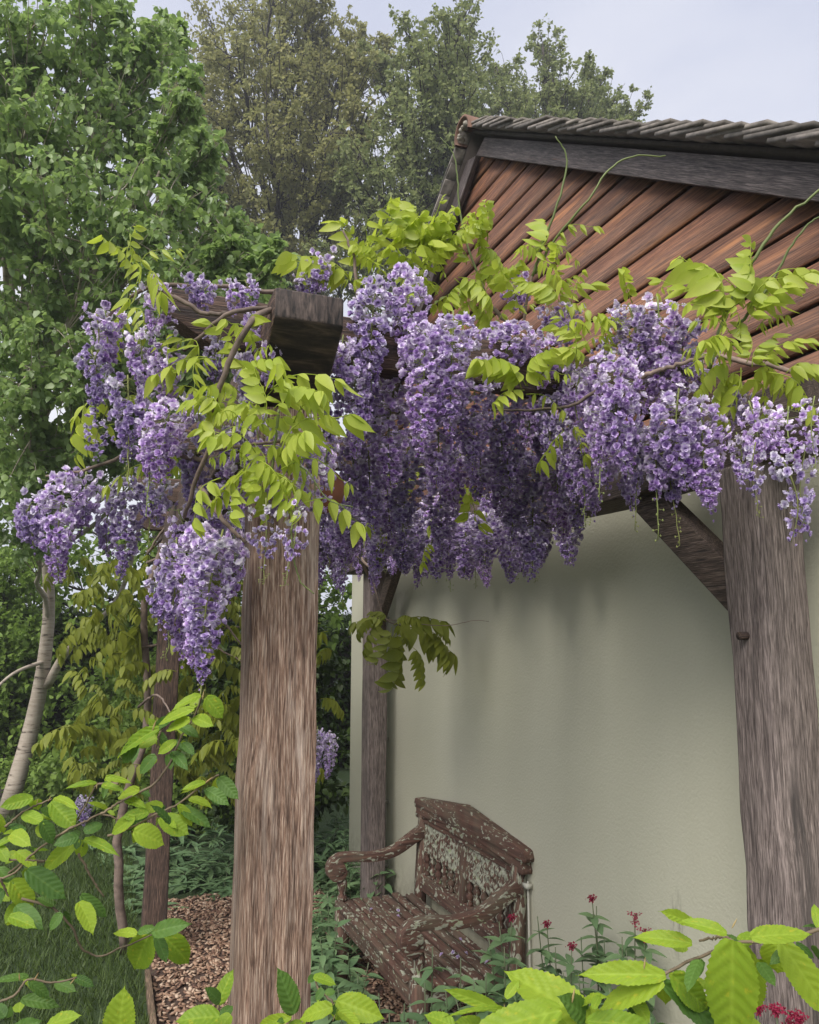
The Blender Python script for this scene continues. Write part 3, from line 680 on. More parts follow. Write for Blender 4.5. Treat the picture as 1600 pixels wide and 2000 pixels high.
for k in range(52):                                          # deeper in, under the roof of the pergola
    p = Vector((random.uniform(.45, 1.55), random.uniform(2.5, 4.9), random.uniform(2.44, 2.6)))
    raceme(p, random.uniform(.16, .34), random.uniform(.08, .11))
for k in range(36):
    p = Vector((random.uniform(.75, 1.75), random.uniform(2.5, 3.6), random.uniform(2.34, 2.52)))
    raceme(p, random.uniform(.16, .28), random.uniform(.08, .11))
# stems
def stem(pts, r0, r1, parent=wist, mat='vine', name='stem', n=22, sides=7):
    c = curve(pts, n) - np.array(parent.location); c[1:-1] += rng.normal(size=(n - 2, 3)) * r0 * .25
    g = MB(); g.tube(c, np.linspace(r0, r1, n), sides); return g.build(name, M[mat], parent, True)
A = at
stem([(.39, 1.93, 0), (.40, 1.93, .6), (.39, 1.935, 1.3), (.40, 1.93, 2.0), (.43, 1.96, 2.5), (.6, 2.05, 2.72)], .022, .014)
stem([A(560,600,1.75), A(500,620,1.62), A(455,690,1.6), A(425,770,1.6), A(405,870,1.62), A(375,960,1.66), A(360,1010,1.7)], .0075, .0045)
stem([A(545,600,1.75), A(450,612,1.66), A(400,650,1.68), A(360,685,1.75)], .006, .004)
stem([A(300,560,1.72), A(350,585,1.68), A(400,612,1.68), A(445,612,1.66)], .005, .005)
stem([A(390,950,1.66), A(430,1010,1.64), A(480,1060,1.66)], .006, .004)
stem([A(600,580,1.9), A(450,560,1.8), A(300,560,1.75), A(230,600,1.78), A(190,640,1.8)], .006, .003)
stem([A(400,900,1.7), A(280,880,1.8), A(180,915,1.9), A(90,930,1.92)], .006, .003)
stem([A(420,880,1.65), A(480,870,1.62), A(560,860,1.6)], .004, .003)
stem([(.44, 2.0, 2.66), (.9, 2.0, 2.75), (1.3, 1.9, 2.74), (1.6, 1.7, 2.72), (1.75, 1.5, 2.62)], .013, .007)
stem([(.5, 2.1, 2.68), (.8, 2.6, 2.72), (1.1, 3.3, 2.7), (1.3, 4.2, 2.68)], .014, .008)
stem([(.4, 2.0, 2.7), (.42, 2.8, 2.68), (.38, 3.8, 2.68), (.4, 5, 2.66)], .013, .007)
stem([A(790,620,2.3), A(825,570,2.3), A(830,520,2.3), A(815,440,2.3)], .008, .003)
stem([A(700,600,2.2), A(697,560,2.2), A(690,500,2.2), A(670,450,2.2)], .007, .003)
stem([A(960,600,2.35), A(1000,640,2.3), A(1030,690,2.2)], .007, .005)
stem([A(1020,640,2.3), A(1035,560,2.3), A(1050,510,2.3)], .005, .003)
stem([A(1180,750,1.9), A(1120,790,1.95), A(1050,800,2.0), A(960,800,2.05)], .005, .003)
stem([A(1240,740,1.9), A(1300,720,1.85), A(1400,690,1.8)], .007, .004)
def shoot(pts, r0=.0045, r1=.002): return stem(pts, r0, r1, wist, 'shoot', 'shoot', 26, 6)
shoot([A(1040,540,2.3), A(1060,480,2.28), A(1085,410,2.26), A(1105,340,2.26), A(1105,300,2.26), A(1085,266,2.26)])
shoot([A(1045,535,2.3), A(1090,460,2.25), A(1150,390,2.2), A(1190,330,2.2), A(1235,306,2.2), A(1300,304,2.2)])
shoot([A(1385,720,1.8), A(1420,610,1.8), A(1470,510,1.78), A(1530,430,1.76), A(1610,365,1.74)], .006, .003)
shoot([A(1440,640,1.82), A(1500,560,1.82), A(1560,460,1.8), A(1610,415,1.78)])
shoot([A(950,580,2.4), A(910,470,2.4), A(897,400,2.4), A(893,340,2.4), A(885,300,2.4), A(860,268,2.4)], .004, .0015)
shoot([A(240,500,1.7), A(255,560,1.72), A(240,600,1.76)])
shoot([A(545,800,1.55), A(535,880,1.55), A(530,950,1.56)], .003, .0025)
shoot([A(575,985,1.5), A(570,1060,1.5), A(585,1130,1.5), A(614,1160,1.5)], .0022, .0012)
shoot([A(560,900,1.55), A(600,920,1.53), A(640,975,1.5), A(690,990,1.5)], .002, .001)
# leaves (base, tip, distance); crops of the picture give their own offsets
def crop(lst, ox, oy, s, d, k=1.0):
    if ox == 560 and d > 2.2 and d < 2.5: lst = lst + [(a + random.uniform(-40, 40), b + random.uniform(-30, 40), c + random.uniform(-40, 40), e + random.uniform(-10, 50)) for (a, b, c, e) in lst if random.random() < .55 and a < 1000]
    for (a, b, c, e, *dd) in lst: wleaf(wist, (ox + a / s, oy + b / s), (ox + c / s, oy + e / s), dd[0] if dd else d)
crop([(960,1000,1080,940),(1020,1120,900,1180),(1100,1060,1220,960),(1120,1150,1240,1080),(900,960,820,900),(1000,1200,1130,1240),(930,1240,1000,1330),(1100,1240,1200,1290),(860,1080,780,1020),(1050,900,1160,860),(960,1060,1000,1200),(1140,960,1290,900),(880,760,960,700),(800,900,720,860)], 100, 430, 2.424, 1.56)
crop([(390,240,290,110),(400,230,395,60),(410,230,520,165),(450,250,520,310),(400,200,380,330),(400,230,350,150)], 100, 430, 2.424, 1.7)
crop([(270,820,95,1000),(330,960,110,1090),(480,1160,260,1230),(400,1140,640,1160),(300,900,420,830),(250,870,150,900),(420,1030,520,1090),(370,420,420,480),(340,440,300,540),(380,640,420,690)], 100, 430, 2.424, 1.85)
crop([(740,650,570,690),(700,640,620,590),(780,660,680,760),(860,660,820,580),(820,740,890,530),(980,640,890,520),(960,730,1020,600),(900,820,780,780),(740,860,640,800),(900,880,760,920),(600,760,560,640),(860,900,960,860),(720,980,800,900)], 100, 430, 2.424, 1.66)
crop([(1040,800,1340,730),(1060,800,1070,700),(1050,810,1200,800),(1000,980,870,900),(1000,960,990,810),(1010,980,1110,1050),(1080,1120,1340,930),(960,1010,870,1010),(1000,1070,1120,1120),(1000,1000,930,900),(1030,960,1060,860),(1090,1180,1360,1210),(1200,1340,1440,1400),(960,1170,830,1280),(960,1230,860,1360),(940,1150,830,1120),(800,1220,720,1330),(980,1130,1080,1270),(1080,1120,1180,1000),(1060,1200,1170,1330),(970,1100,880,1060)], 100, 430, 2.424, 1.52)
crop([(330,420,90,300),(350,400,290,130),(360,400,250,400),(420,280,480,70),(440,270,560,110),(520,290,640,120),(660,320,650,50),(670,330,760,80),(690,400,740,300),(760,300,830,120),(780,300,880,180),(860,260,910,140),(960,290,970,150),(970,240,1000,90),(960,270,1030,310),(900,350,840,270),(930,400,1030,400),(880,440,960,470),(940,560,1030,620),(1000,490,1090,390),(1060,630,1180,560),(1000,440,920,470),
  (560,360,480,240),(600,380,660,240),(500,400,420,330),(720,420,600,330),(800,400,730,280),(460,440,380,420),(840,420,900,560),(760,500,700,430),(640,420,560,300),(700,300,690,180),(380,300,330,220),(580,260,560,170),(820,330,800,220),(900,460,830,500),(960,520,870,600),(540,420,640,470),(740,240,780,150),(470,330,400,280)], 560, 380, 2.563, 2.25)
crop([(1230,310,1290,160),(1270,330,1350,390),(1300,260,1430,310),(1340,230,1480,170),(1250,290,1210,270),(1240,330,1300,270),(1180,600,1090,400),(1240,570,1300,440),(1370,540,1490,450),(1390,580,1500,590),(1370,520,1410,430),(1310,560,1240,470),(1340,600,1420,560)], 560, 380, 2.563, 2.25)
crop([(1190,960,980,800),(1180,970,1050,870),(1190,980,1040,1020),(1200,960,1290,800),(1230,950,1360,900),(1200,1000,1350,1050),(1450,800,1400,660),(1460,820,1380,800),(1480,780,1530,740),(1160,940,1100,860)], 560, 380, 2.563, 1.95)
crop([(890,390,630,160),(900,330,720,70),(880,400,720,290),(930,300,1010,100),(950,280,1040,170),(960,230,1010,60),(1000,360,1130,220),(1050,400,1150,330),(1060,200,1230,120),(960,440,960,350),(880,380,830,220),(920,340,860,150),(980,300,1120,260),(920,420,800,360),(1010,300,1200,160),(900,300,830,260),
  (940,500,790,480),(930,560,800,640),(960,580,920,770),(980,600,860,700),(1020,580,1090,450),(1060,560,1240,450),(1100,600,1290,720),(1180,610,1330,580),(1000,640,1090,740),(960,520,840,450),(1040,600,1130,640),(920,560,780,560),(1080,560,1170,480),(1000,560,1010,440)], 1050, 480, 2.439, 1.78)
crop([(440,430,360,370),(370,380,290,370),(460,270,410,160),(550,260,610,220),(250,490,140,400),(330,460,300,340),(160,280,190,180),(100,270,0,190),(60,130,80,70),(690,630,750,600),(230,540,130,520),(300,500,400,440),(170,860,210,960),(120,880,60,960),(240,420,180,350)], 1050, 480, 2.439, 2.05)
crop([(930,1180,880,1240),(880,1400,930,1600),(780,1540,730,1620),(480,1560,420,1640),(700,1360,620,1420),(560,1360,520,1420),(720,1740,690,1800),(500,1700,480,1760),(940,1440,960,1600)], 560, 380, 2.563, 2.6)
SH = thing('wisteria', (1.5, 4.75, 0), 'shaded wisteria spray of drooping green leaves hanging beside the far wall post', 'wisteria', None)
for (a, b, c, e) in [(650,720,390,700),(620,740,480,900),(700,740,1040,690),(760,760,1120,900),(760,780,720,1170),(830,900,940,1140),(1000,780,1120,840),(650,700,560,640),(690,760,600,1000),(740,770,660,1180),(720,720,860,680),(900,780,1120,980),(560,700,420,800),(700,740,820,840)]:
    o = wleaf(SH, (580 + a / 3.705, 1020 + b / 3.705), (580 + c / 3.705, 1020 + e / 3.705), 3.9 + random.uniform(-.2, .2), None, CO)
stem([A(725,1110,4.0), A(735,1160,3.95), A(755,1210,3.9), A(800,1225,3.9)], .006, .003, SH)
stem([A(755,1210,3.9), A(860,1222,3.85), A(925,1212,3.8), A(955,1214,3.8)], .0022, .0012, SH)
stem([Vector((1.75, 5.26, 0)), Vector((1.76, 5.26, 1.2)), Vector((1.74, 5.26, 2.2)), A(700,1090,4.2), A(725,1110,4.0)], .014, .007, SH)
# second wisteria: olive leaves round the far outer post
W2 = thing('wisteria', (.2, 5.35, 0), 'second wisteria with olive drooping leaves round the far outer pergola post', 'wisteria')
stem([(.2, 5.35, 0), (.12, 5.3, .7), (.26, 5.36, 1.4), (.2, 5.3, 2.1), (.36, 5.2, 2.7)], .03, .02, W2)
for k in range(6):
    a0 = random.uniform(-1.2, 1.4); z0 = random.uniform(1.1, 2.5); L = random.uniform(.5, 1.1)
    p0 = Vector((.2, 5.3, z0)); p1 = p0 + Vector((math.cos(a0) * L - .15, math.sin(a0) * L * .7 - .25, random.uniform(-.15, .35)))
    stem([p0, (p0 + p1) / 2 + Vector((0, 0, .1)), p1], .009, .004, W2)
for k in range(240):
    px_ = random.uniform(110, 470); py_ = random.uniform(1080, 1530); d_ = random.uniform(4.6, 6.1); p = at(px_, py_, d_)
    if px_ < 170 and random.random() < .5: continue
    a = random.uniform(0, 6.28); L = random.uniform(.13, .22); q = p + Vector((math.cos(a), math.sin(a), random.uniform(-.5, .1))) * L
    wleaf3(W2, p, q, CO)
for (x, y0, y1, w, d) in [(620,1425,1540,32,4.7),(643,1435,1520,30,4.7),(165,1555,1610,30,6.0)]:
    raceme(at(x, y0, d), (y1 - y0) * d / FPX, w * d / FPX, W2)
for k in range(40):                                        # leaf sprays between the front post and the wall post, in the shade
    p = Vector((random.uniform(.55, 1.35), random.uniform(4.8, 6.0), random.uniform(1.0, 2.3))); a = random.uniform(0, 6.28)
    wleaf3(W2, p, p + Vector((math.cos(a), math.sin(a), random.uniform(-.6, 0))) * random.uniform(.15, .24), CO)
for p0, p1 in (((.4, 5.2, 2.4), (1.4, 5.5, 2.2)), ((.3, 5.2, 1.8), (1.2, 5.6, 1.9)), ((.3, 5.2, 2.2), (.9, 4.9, 1.7))):
    stem([p0, ((p0[0] + p1[0]) / 2, (p0[1] + p1[1]) / 2, (p0[2] + p1[2]) / 2 + .12), p1], .01, .005, W2)
# fallen flowers on the seat
fv = MB(); V, Q, E = FT[0]; C = np.concatenate([PALE[None] + (MID - PALE)[None] * E[:, None], np.ones((len(E), 1))], 1); fv.add(V, Q, None, C); fmesh = fv.mesh('fallen_flower', M['petal'])
for k in range(11):
    u = random.uniform(-.5, .5); v = random.uniform(.0, .4); th = R(1)
    o = link('fallen_flower', fmesh); o.location = (1.305 + v * math.cos(th) - u * math.sin(th), 3.91 + v * math.sin(th) + u * math.cos(th), .436); o.rotation_euler = (random.uniform(-.6, .6), random.uniform(-.6, .6), random.uniform(0, 6)); o.scale = (.9,) * 3
    tag(o, 'small fallen lilac flower lying on the bench seat', 'flower', 'fallen flowers on the bench seat')

# ------------------------------------------------------------ broad-leaved shrubs close to the camera
def broadleaf(seed):
    r = random.Random(seed); nl, nw = 34, 7; V = []; C = []; nv = 7.5
    bend = r.uniform(.10, .42); tw = r.uniform(-.4, .4); wv = r.uniform(0, 6)
    for i in range(nl + 1):
        t = i / nl; w = .5 * (math.sin(math.pi * min(1, .03 + t * .97) ** .86) ** .62) * (.96 - .10 * t) * (.86 + .14 * math.sin(seed))
        if t > .78: w *= 1 - ((t - .78) / .22) ** 1.3 * .97
        tooth = 1 + .085 * (1 - abs(((t * 17) % 1) * 2 - 1)) + r.uniform(-.012, .012)
        for j in range(-nw, nw + 1):
            s = j / nw; y = w * s * (tooth if abs(j) == nw else 1)
            ph = (t - .42 * abs(s) * w * 1.6 + .05) * nv; vein = max(0, 1 - abs(((ph % 1) - .5) * 2 - 0) * 5.5) if 0 < s * s else 0
            mid = max(0, 1 - abs(s) * 9)
            z = .022 * math.sin(2 * math.pi * ph) * min(1, abs(s) * 4) * (1 - .5 * abs(s)) + .16 * abs(y) - bend * t * t + tw * y * t + .02 * math.sin(5 * t + wv) * s
            if abs(s) > .8: z += .03 * math.sin(t * 21 + wv) * (abs(s) - .8) * 2
            V.append((t, y * .92, z)); C.append((max(vein, mid),) * 3 + (1,))
    m = 2 * nw + 1; Q = [(i * m + j, (i + 1) * m + j, (i + 1) * m + j + 1, i * m + j + 1) for i in range(nl) for j in range(m - 1)]
    g = MB(); g.add(V, Q, None, C); return g
BL = [broadleaf(s).mesh('leaf', M['hleaf'], True) for s in range(6)]
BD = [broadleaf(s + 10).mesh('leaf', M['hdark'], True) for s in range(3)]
budm = MB(); budm.lathe([(0, 0), (.05, .1), (.09, .35), (.06, .7), (0, 1)], (0, 0, 0), 6); budme = budm.mesh('bud', M['bud'], True)
def shrub(name, loc, label, leaves, twigs, ox, oy, s, d, buds=(), big=1.0):
    root = thing(name, loc, label, 'shrub'); L = Vector(loc)
    leaves = leaves + [(a + random.uniform(-25, 25), b + random.uniform(-20, 20), a + (c - a) * random.uniform(-.5, .7) + random.uniform(-60, 60), b + (e - b) * random.uniform(.1, .8) + random.uniform(0, 45), w * random.uniform(.5, .8), int(random.random() < .5), (o_[1] if len(o_) > 1 else d) + .06) for (a, b, c, e, w, *o_) in leaves if random.random() < .9]
    for (a, b, c, e, w, *opt) in leaves:
        dd = (opt[1] if len(opt) > 1 else d) + random.uniform(-.05, .05)
        p = at(ox + a / s, oy + b / s, dd); q = at(ox + c / s, oy + e / s, dd + random.uniform(-.035, .02))
        x = q - p; ln = x.length; W = w / s * dd / FPX
        ln = max(ln, W * .9)
        view = (Vector((0, 0, CAM_H)) - p).normalized()
        up = view * random.uniform(.9, 1.5) + Vector((random.uniform(-.35, .35), random.uniform(-.35, .35), .6))
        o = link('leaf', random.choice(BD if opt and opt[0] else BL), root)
        place(o, p - L, frame(x, up), (ln * 1.18 * big, W * 1.05 * big, ln * random.uniform(.7, 1.2)))
    for pts in twigs:
        dd = d; rr = .0027
        stem([at(ox + x / s, oy + y / s, dd + (k * .012) % .05) for k, (x, y) in enumerate(pts)], rr, .0016, root, 'twig', 'twig', 26, 6)
    for (x, y, x2, y2) in buds:
        p = at(ox + x / s, oy + y / s, d - .01); q = at(ox + x2 / s, oy + y2 / s, d - .01); o = link('bud', budme, root)
        m = frame(q - p, Vector((0, 0, 1))); l = (q - p).length
        place(o, p - L, Matrix((m.col[1], m.col[2], m.col[0])).transposed(), (l * .5, l * .5, l * .62))
    return root
LV = [(1120,165,985,215,90),(1150,175,1240,270,150),(1085,240,890,300,80),(1060,300,930,350,90),(1080,290,1170,320,80),(890,350,630,470,110),(770,420,680,540,120,1),(880,400,780,440,85),(985,420,890,480,80),(870,500,780,590,100,1),(960,480,1030,545,85,1),(1020,430,1075,480,70,1),(540,655,390,660,50),(570,665,665,685,70),(590,620,715,645,60),(185,740,25,775,110),(130,825,225,865,95),(290,770,405,880,130),(300,745,395,745,55),(230,870,300,975,130,1),(60,940,140,965,90),(-10,830,20,930,70),(445,970,250,1125,125),(470,970,610,1000,70),(440,955,320,985,100,1),(470,930,560,880,100,1),(755,845,615,925,100),(745,925,905,970,140),(830,820,700,840,80),(890,850,1035,920,130),(1000,790,1155,870,105,1),(910,775,790,805,80),(1060,740,1160,770,95),(1145,650,1040,672,55),(1220,625,1310,720,120,1),(1150,690,1255,750,100,1),(780,690,660,730,75),(700,750,790,770,70),(90,1040,190,1095,95),(190,1028,262,1025,35),(-10,1010,35,1075,80),(150,1140,340,1270,170,1),(60,1200,180,1330,150),(50,1400,175,1440,95),(90,1340,210,1440,130,1),(440,1320,520,1445,125),(450,1280,590,1385,100,1),(345,1380,280,1465,85,1),(765,1500,640,1475,90),(830,1500,740,1705,180),(850,1490,1005,1440,130,1),(910,1505,1060,1645,135),(870,1505,930,1630,100,1),(770,1490,845,1460,65,1),(20,1250,-60,1330,120,1),(-20,1130,60,1190,100,1),(320,840,240,800,80,1),(600,800,520,760,60),(950,880,880,790,80,1),(1000,340,1090,370,90,1),(860,360,930,290,80,1),(140,930,60,880,80,1),(300,1340,220,1290,70,1)]
TW = [[(780,710),(870,650),(950,540),(1000,420),(1090,270),(1130,170)],[(-60,1200),(60,1170),(150,1100),(260,1085),(440,960)],[(410,900),(480,870),(560,830),(660,860),(740,930)],[(-60,1080),(100,1085),(250,1090)],[(120,1300),(300,1360),(400,1460),(460,1580),(560,1620),(690,1570),(850,1500)],[(440,1050),(520,1200),(580,1290)],[(600,950),(740,900),(870,830),(1000,770),(1140,660),(1220,610)],[(30,900),(140,810),(290,745)],[(560,830),(700,745),(780,710)],[(0,1190),(60,1290),(190,1320)],[(880,470),(900,360),(1000,260)],[(410,900),(250,1000),(60,1150),(-80,1250)],[(660,660),(560,660),(520,700),(410,900)]]
BU = [(850,370,885,260),(540,690,545,620),(205,770,220,720),(270,760,295,700),(660,860,665,810),(940,1490,985,1430),(1140,660,1225,590),(1130,190,1145,100)]
shrub('broad_leaved_shrub', (-.35, 1.3, 0), 'shrub with rounded toothed bright green leaves reaching across the lawn left of the post', LV, TW, 0, 1300, 2.857, 1.5, BU, 1.0)
LB = [(670,2080,660,1880,190,0,1.25),(1225,1960,1020,1960,165,0,1.3),(1215,1890,1285,1725,125,0,1.35),(1230,1965,1290,1900,90,1,1.35),(160,1735,0,1745,70,1,1.6),(310,1770,400,1800,85,1,1.6),(420,1740,505,1775,70,1,1.6),(160,1760,270,1840,85,1,1.6),(120,1860,290,1880,100,1,1.6),(30,1960,-20,1890,90,1,1.5),(250,2020,400,1940,130,0,1.4),(1290,1950,1200,2040,110,0,1.3),(560,2080,470,2030,120,1,1.4),(60,2060,160,1990,120,1,1.5)]
shrub('broad_leaved_shrub', (.05, 1.15, 0), 'low shrub with rounded toothed leaves growing at the foot of the lawn', LB, [[(-60,1900),(80,1840),(160,1750),(300,1770),(430,1740)],[(1290,2050),(1225,1960),(1215,1850)]], 0, 1300, 2.857, 1.45, [(1210,1920,1225,1850),(110,1760,105,1680),(190,1760,235,1680),(390,1780,440,1720)])
LC = [(700,1120,610,830,240,1),(1000,1070,750,1130,200),(1030,1020,1345,1120,200),(1050,1095,1190,1195,150),(850,830,1005,870,110),(680,1150,430,1200,120),(760,1190,640,1240,110),(930,930,870,1000,90,1),(940,960,1010,940,80,1),(1190,1180,1120,1250,120),(560,1200,470,1260,130)]
shrub('broad_leaved_shrub', (.33, 1.12, 0), 'shrub tip with rounded toothed leaves in front of the front post foot', LC, [[(740,1260),(890,1100),(1000,1040),(890,930),(870,860)]], 400, 1700, 4.0, 1.2, [(880,1000,890,930),(1000,1060,1030,1010),(1000,1180,1035,1080)])
LD = [(1070,410,890,375,75),(1080,335,985,285,60),(1215,370,1075,315,65),(1240,395,1235,735,255),(1315,385,1510,365,110),(1440,405,1610,650,160),(1600,350,1585,265,45),(960,545,690,530,100),(950,565,735,645,140),(985,540,1115,660,120),(950,580,1200,760,150,1),(640,735,385,575,170),(525,690,245,750,170),(275,690,105,620,60),(295,640,335,580,40),(605,680,655,620,50),(660,685,680,625,40),(635,735,855,745,120),(80,760,-10,710,100),(205,760,140,738,70),(1350,490,1395,550,70,1),(560,760,480,800,150),(820,650,860,740,90,1),(1100,480,1060,560,80,1),(1500,420,1420,470,70,1),(900,760,960,840,130),(1620,420,1700,560,130),(1350,740,1280,820,140)]
shrub('broad_leaved_shrub', (.75, .62, 0), 'yellow green shrub with rain-spotted toothed leaves below the wall and right post', LD, [[(1680,320),(1600,350),(1430,400),(1250,410),(1100,470),(980,530),(740,690),(600,800)],[(1250,410),(1200,385),(1100,400)],[(600,800),(520,700),(280,690)],[(740,690),(660,720),(600,690)]], 850, 1650, 2.133, .98, big=1.16, buds=[(1235,350,1275,275),(570,660,590,550),(515,740,515,670),(290,690,285,640),(1320,410,1335,380),(870,520,880,430)])

# ------------------------------------------------------------ valerian and border plants
vV, vQ = leaflet(5, 1, .48, fold=.3, droop=.22)
g = MB(); g.add(vV, vQ); valleaf = g.mesh('leaf', M['valleaf'], True)
vn = np.array(vV) * (1, .6, 1); g = MB(); g.add(vn, vQ); valnarrow = g.mesh('leaf', M['valleaf'], True)
def flowerhead(seed, h):
    g = MB(); r = np.random.default_rng(seed); n = 70
    P = np.stack([r.normal(size=n) * .011, r.normal(size=n) * .011, r.uniform(-h, .008, n)], -1); X = r.normal(size=(n, 3)) + (0, 0, .4)
    V = np.array([(0, 0, 0), (.010, .003, 0), (.013, 0, .001), (.010, -.003, 0)]); g.many(V, [(0, 1, 2, 3)], None, frames(X, r.normal(size=(n, 3))), P)
    g.many(V, [(0, 1, 2, 3)], None, frames(X + r.normal(size=(n, 3)) * .6, r.normal(size=(n, 3))), P)
    return g.mesh('flower_head', M['valflower'])
FH = [flowerhead(1, .02), flowerhead(2, .055)]
def valerian(loc, stems, label, group=None, name='valerian', leafs=valleaf, size=.13, gap=.045):
    """stems: (top point, flower index or None)"""
    root = thing(name, loc, label, 'plant', group); L = Vector(loc)
    for (top, fl) in stems:
        top = Vector(top); b = L + Vector((random.uniform(-.05, .05), random.uniform(-.05, .05), .0))
        mid = (top + b) / 2 + Vector((random.uniform(-.04, .04), random.uniform(-.04, .04), .02))
        c = curve([b, mid, top], 14); g = MB(); g.tube(c - np.array(L), np.linspace(.0035, .002, 14), 5); g.build('stem', M['valstem'], root, True)
        ln = (top - b).length; n = max(3, int(ln / gap)); a0 = random.uniform(0, 3)
        for k in range(n):
            t = (k + .6) / n
            if t < .12: continue
            p = Vector(c[min(13, int(t * 13))]); s = size * (1.05 - .55 * max(0, t - .45) / .55) * random.uniform(.8, 1.15)
            for sd in (0, math.pi):
                a = a0 + k * 1.57 + sd + random.uniform(-.3, .3); x = Vector((math.cos(a), math.sin(a), random.uniform(-.25, .55)))
                o = link('leaf', leafs, root); place(o, p - L, frame(x, Vector((random.uniform(-.3, .3), random.uniform(-.3, .3), 1))), s)
        if fl is not None: o = link('flower_head', FH[fl], root); o.location = top - L; o.scale = (.7,) * 3
    return root
def ground_under(p, dx=0, dy=0): return (p.x + dx, p.y + dy, 0)
def vp(tops, label, dx=0, dy=0):
    pts = [(at(x, y, d), f) for (x, y, d, f) in tops]; c = sum((p for p, f in pts), Vector()) / len(pts)
    return valerian(ground_under(c, dx, dy), pts, label)
vp([(1068,1802,2.95,0),(1050,1790,2.98,None),(1085,1850,2.9,None)], 'valerian with a round crimson flower head beside the bench back', .03, .05)
vp([(1156,1752,2.8,0),(1165,1770,2.8,None),(1180,1830,2.75,None),(1135,1830,2.8,None)], 'tallest valerian against the wall with a dark closed bud')
vp([(1240,1785,2.65,1),(1258,1815,2.62,1),(1222,1850,2.6,None),(1215,1830,2.65,None)], 'valerian with a long crimson flower spike against the wall')
vp([(1117,1845,2.7,0),(1100,1900,2.65,None),(1130,1900,2.65,None)], 'short valerian with a small dull crimson head near the wall')
vp([(975,1800,2.75,None),(955,1830,2.7,None),(1000,1790,2.8,0),(985,1850,2.65,None),(1010,1880,2.65,None)], 'leafy valerian in front of the bench back leg', 0, -.05)
vp([(845,1850,2.6,None),(830,1920,2.5,None),(870,1930,2.5,None)], 'leafy valerian before the bench front leg', 0, -.05)
vp([(900,1870,2.6,None),(925,1920,2.5,None),(890,1950,2.45,None),(950,1900,2.5,None)], 'leafy valerian at the middle of the bench seat', 0, -.05)
vp([(1515,1968,1.75,0),(1540,1975,1.72,1),(1480,1965,1.78,0),(1560,1985,1.7,0),(1450,1990,1.8,None)], 'valerian with scattered crimson heads at the foot of the right post', .05, .0)
vp([(1190,1930,2.3,None),(1150,1960,2.3,None),(1240,1960,2.2,None),(1270,1990,2.1,None)], 'leafy valerian low on the wall below the crimson spike')
vp([(1020,1930,2.4,None),(1060,1950,2.35,None),(1090,1980,2.3,None)], 'leafy valerian below the round crimson flower')
vp([(790,1960,2.4,None),(760,1980,2.4,None),(740,1940,2.5,None)], 'leafy valerian under the bench front corner')
vp([(640,1740,3.8,None),(660,1790,3.6,None),(625,1830,3.5,None),(680,1860,3.4,None)], 'grey green valerian before the bench far arm')
vp([(700,1900,3.0,None),(660,1930,2.9,None),(690,1950,2.8,None),(720,1880,3.0,None)], 'grey green valerian below the bench front rail')
vp([(735,1650,5.2,None),(760,1690,5.1,None),(745,1700,5.0,None),(700,1680,5.2,None),(715,1660,5.3,None)], 'grey green valerian at the foot of the far wall post')
for k, (px, py, d) in enumerate([(300,1660,6.4),(345,1640,6.6),(390,1650,6.5),(430,1640,6.4),(270,1690,6.2),(320,1700,6.0),(370,1690,6.1),(420,1680,6.1),(450,1670,6.3),(345,1725,5.9),(405,1715,5.9),(620,1620,6.4),(645,1600,6.6),(670,1630,6.3),(630,1670,5.9),(660,1680,5.8),(240,1640,6.8),(690,1610,6.5),(360,1600,7.2),(420,1600,7.2),(300,1610,7.3),(620,1740,4.6),(650,1760,4.5),(615,1800,4.3),(640,1850,4.0),(612,1880,3.8),(660,1700,5.2),(690,1660,5.6),(290,1740,5.6),(265,1720,5.9),(440,1730,5.7),(455,1700,5.9),(300,1760,5.4),(210,1690,6.6),(180,1660,7.0),(240,1700,6.4)]):
    top = at(px, py, d); st = [(top + Vector((random.gauss(0, .1), random.gauss(0, .1), random.uniform(-.2, .04))), None) for _ in range(6)]
    lb = 'grey green leafy plant in the bed between the front post and the bench' if px > 600 and py > 1690 else 'grey green leafy plant in the corner beside the far wall post' if px > 600 else 'grey green leafy plant at the lawn edge by the far outer post' if px < 310 else 'grey green leafy plant closing the far end of the chip path'
    valerian(ground_under(top), st, lb, 'border plants ' + lb[23:], 'border_plant', valnarrow, .18, .06)

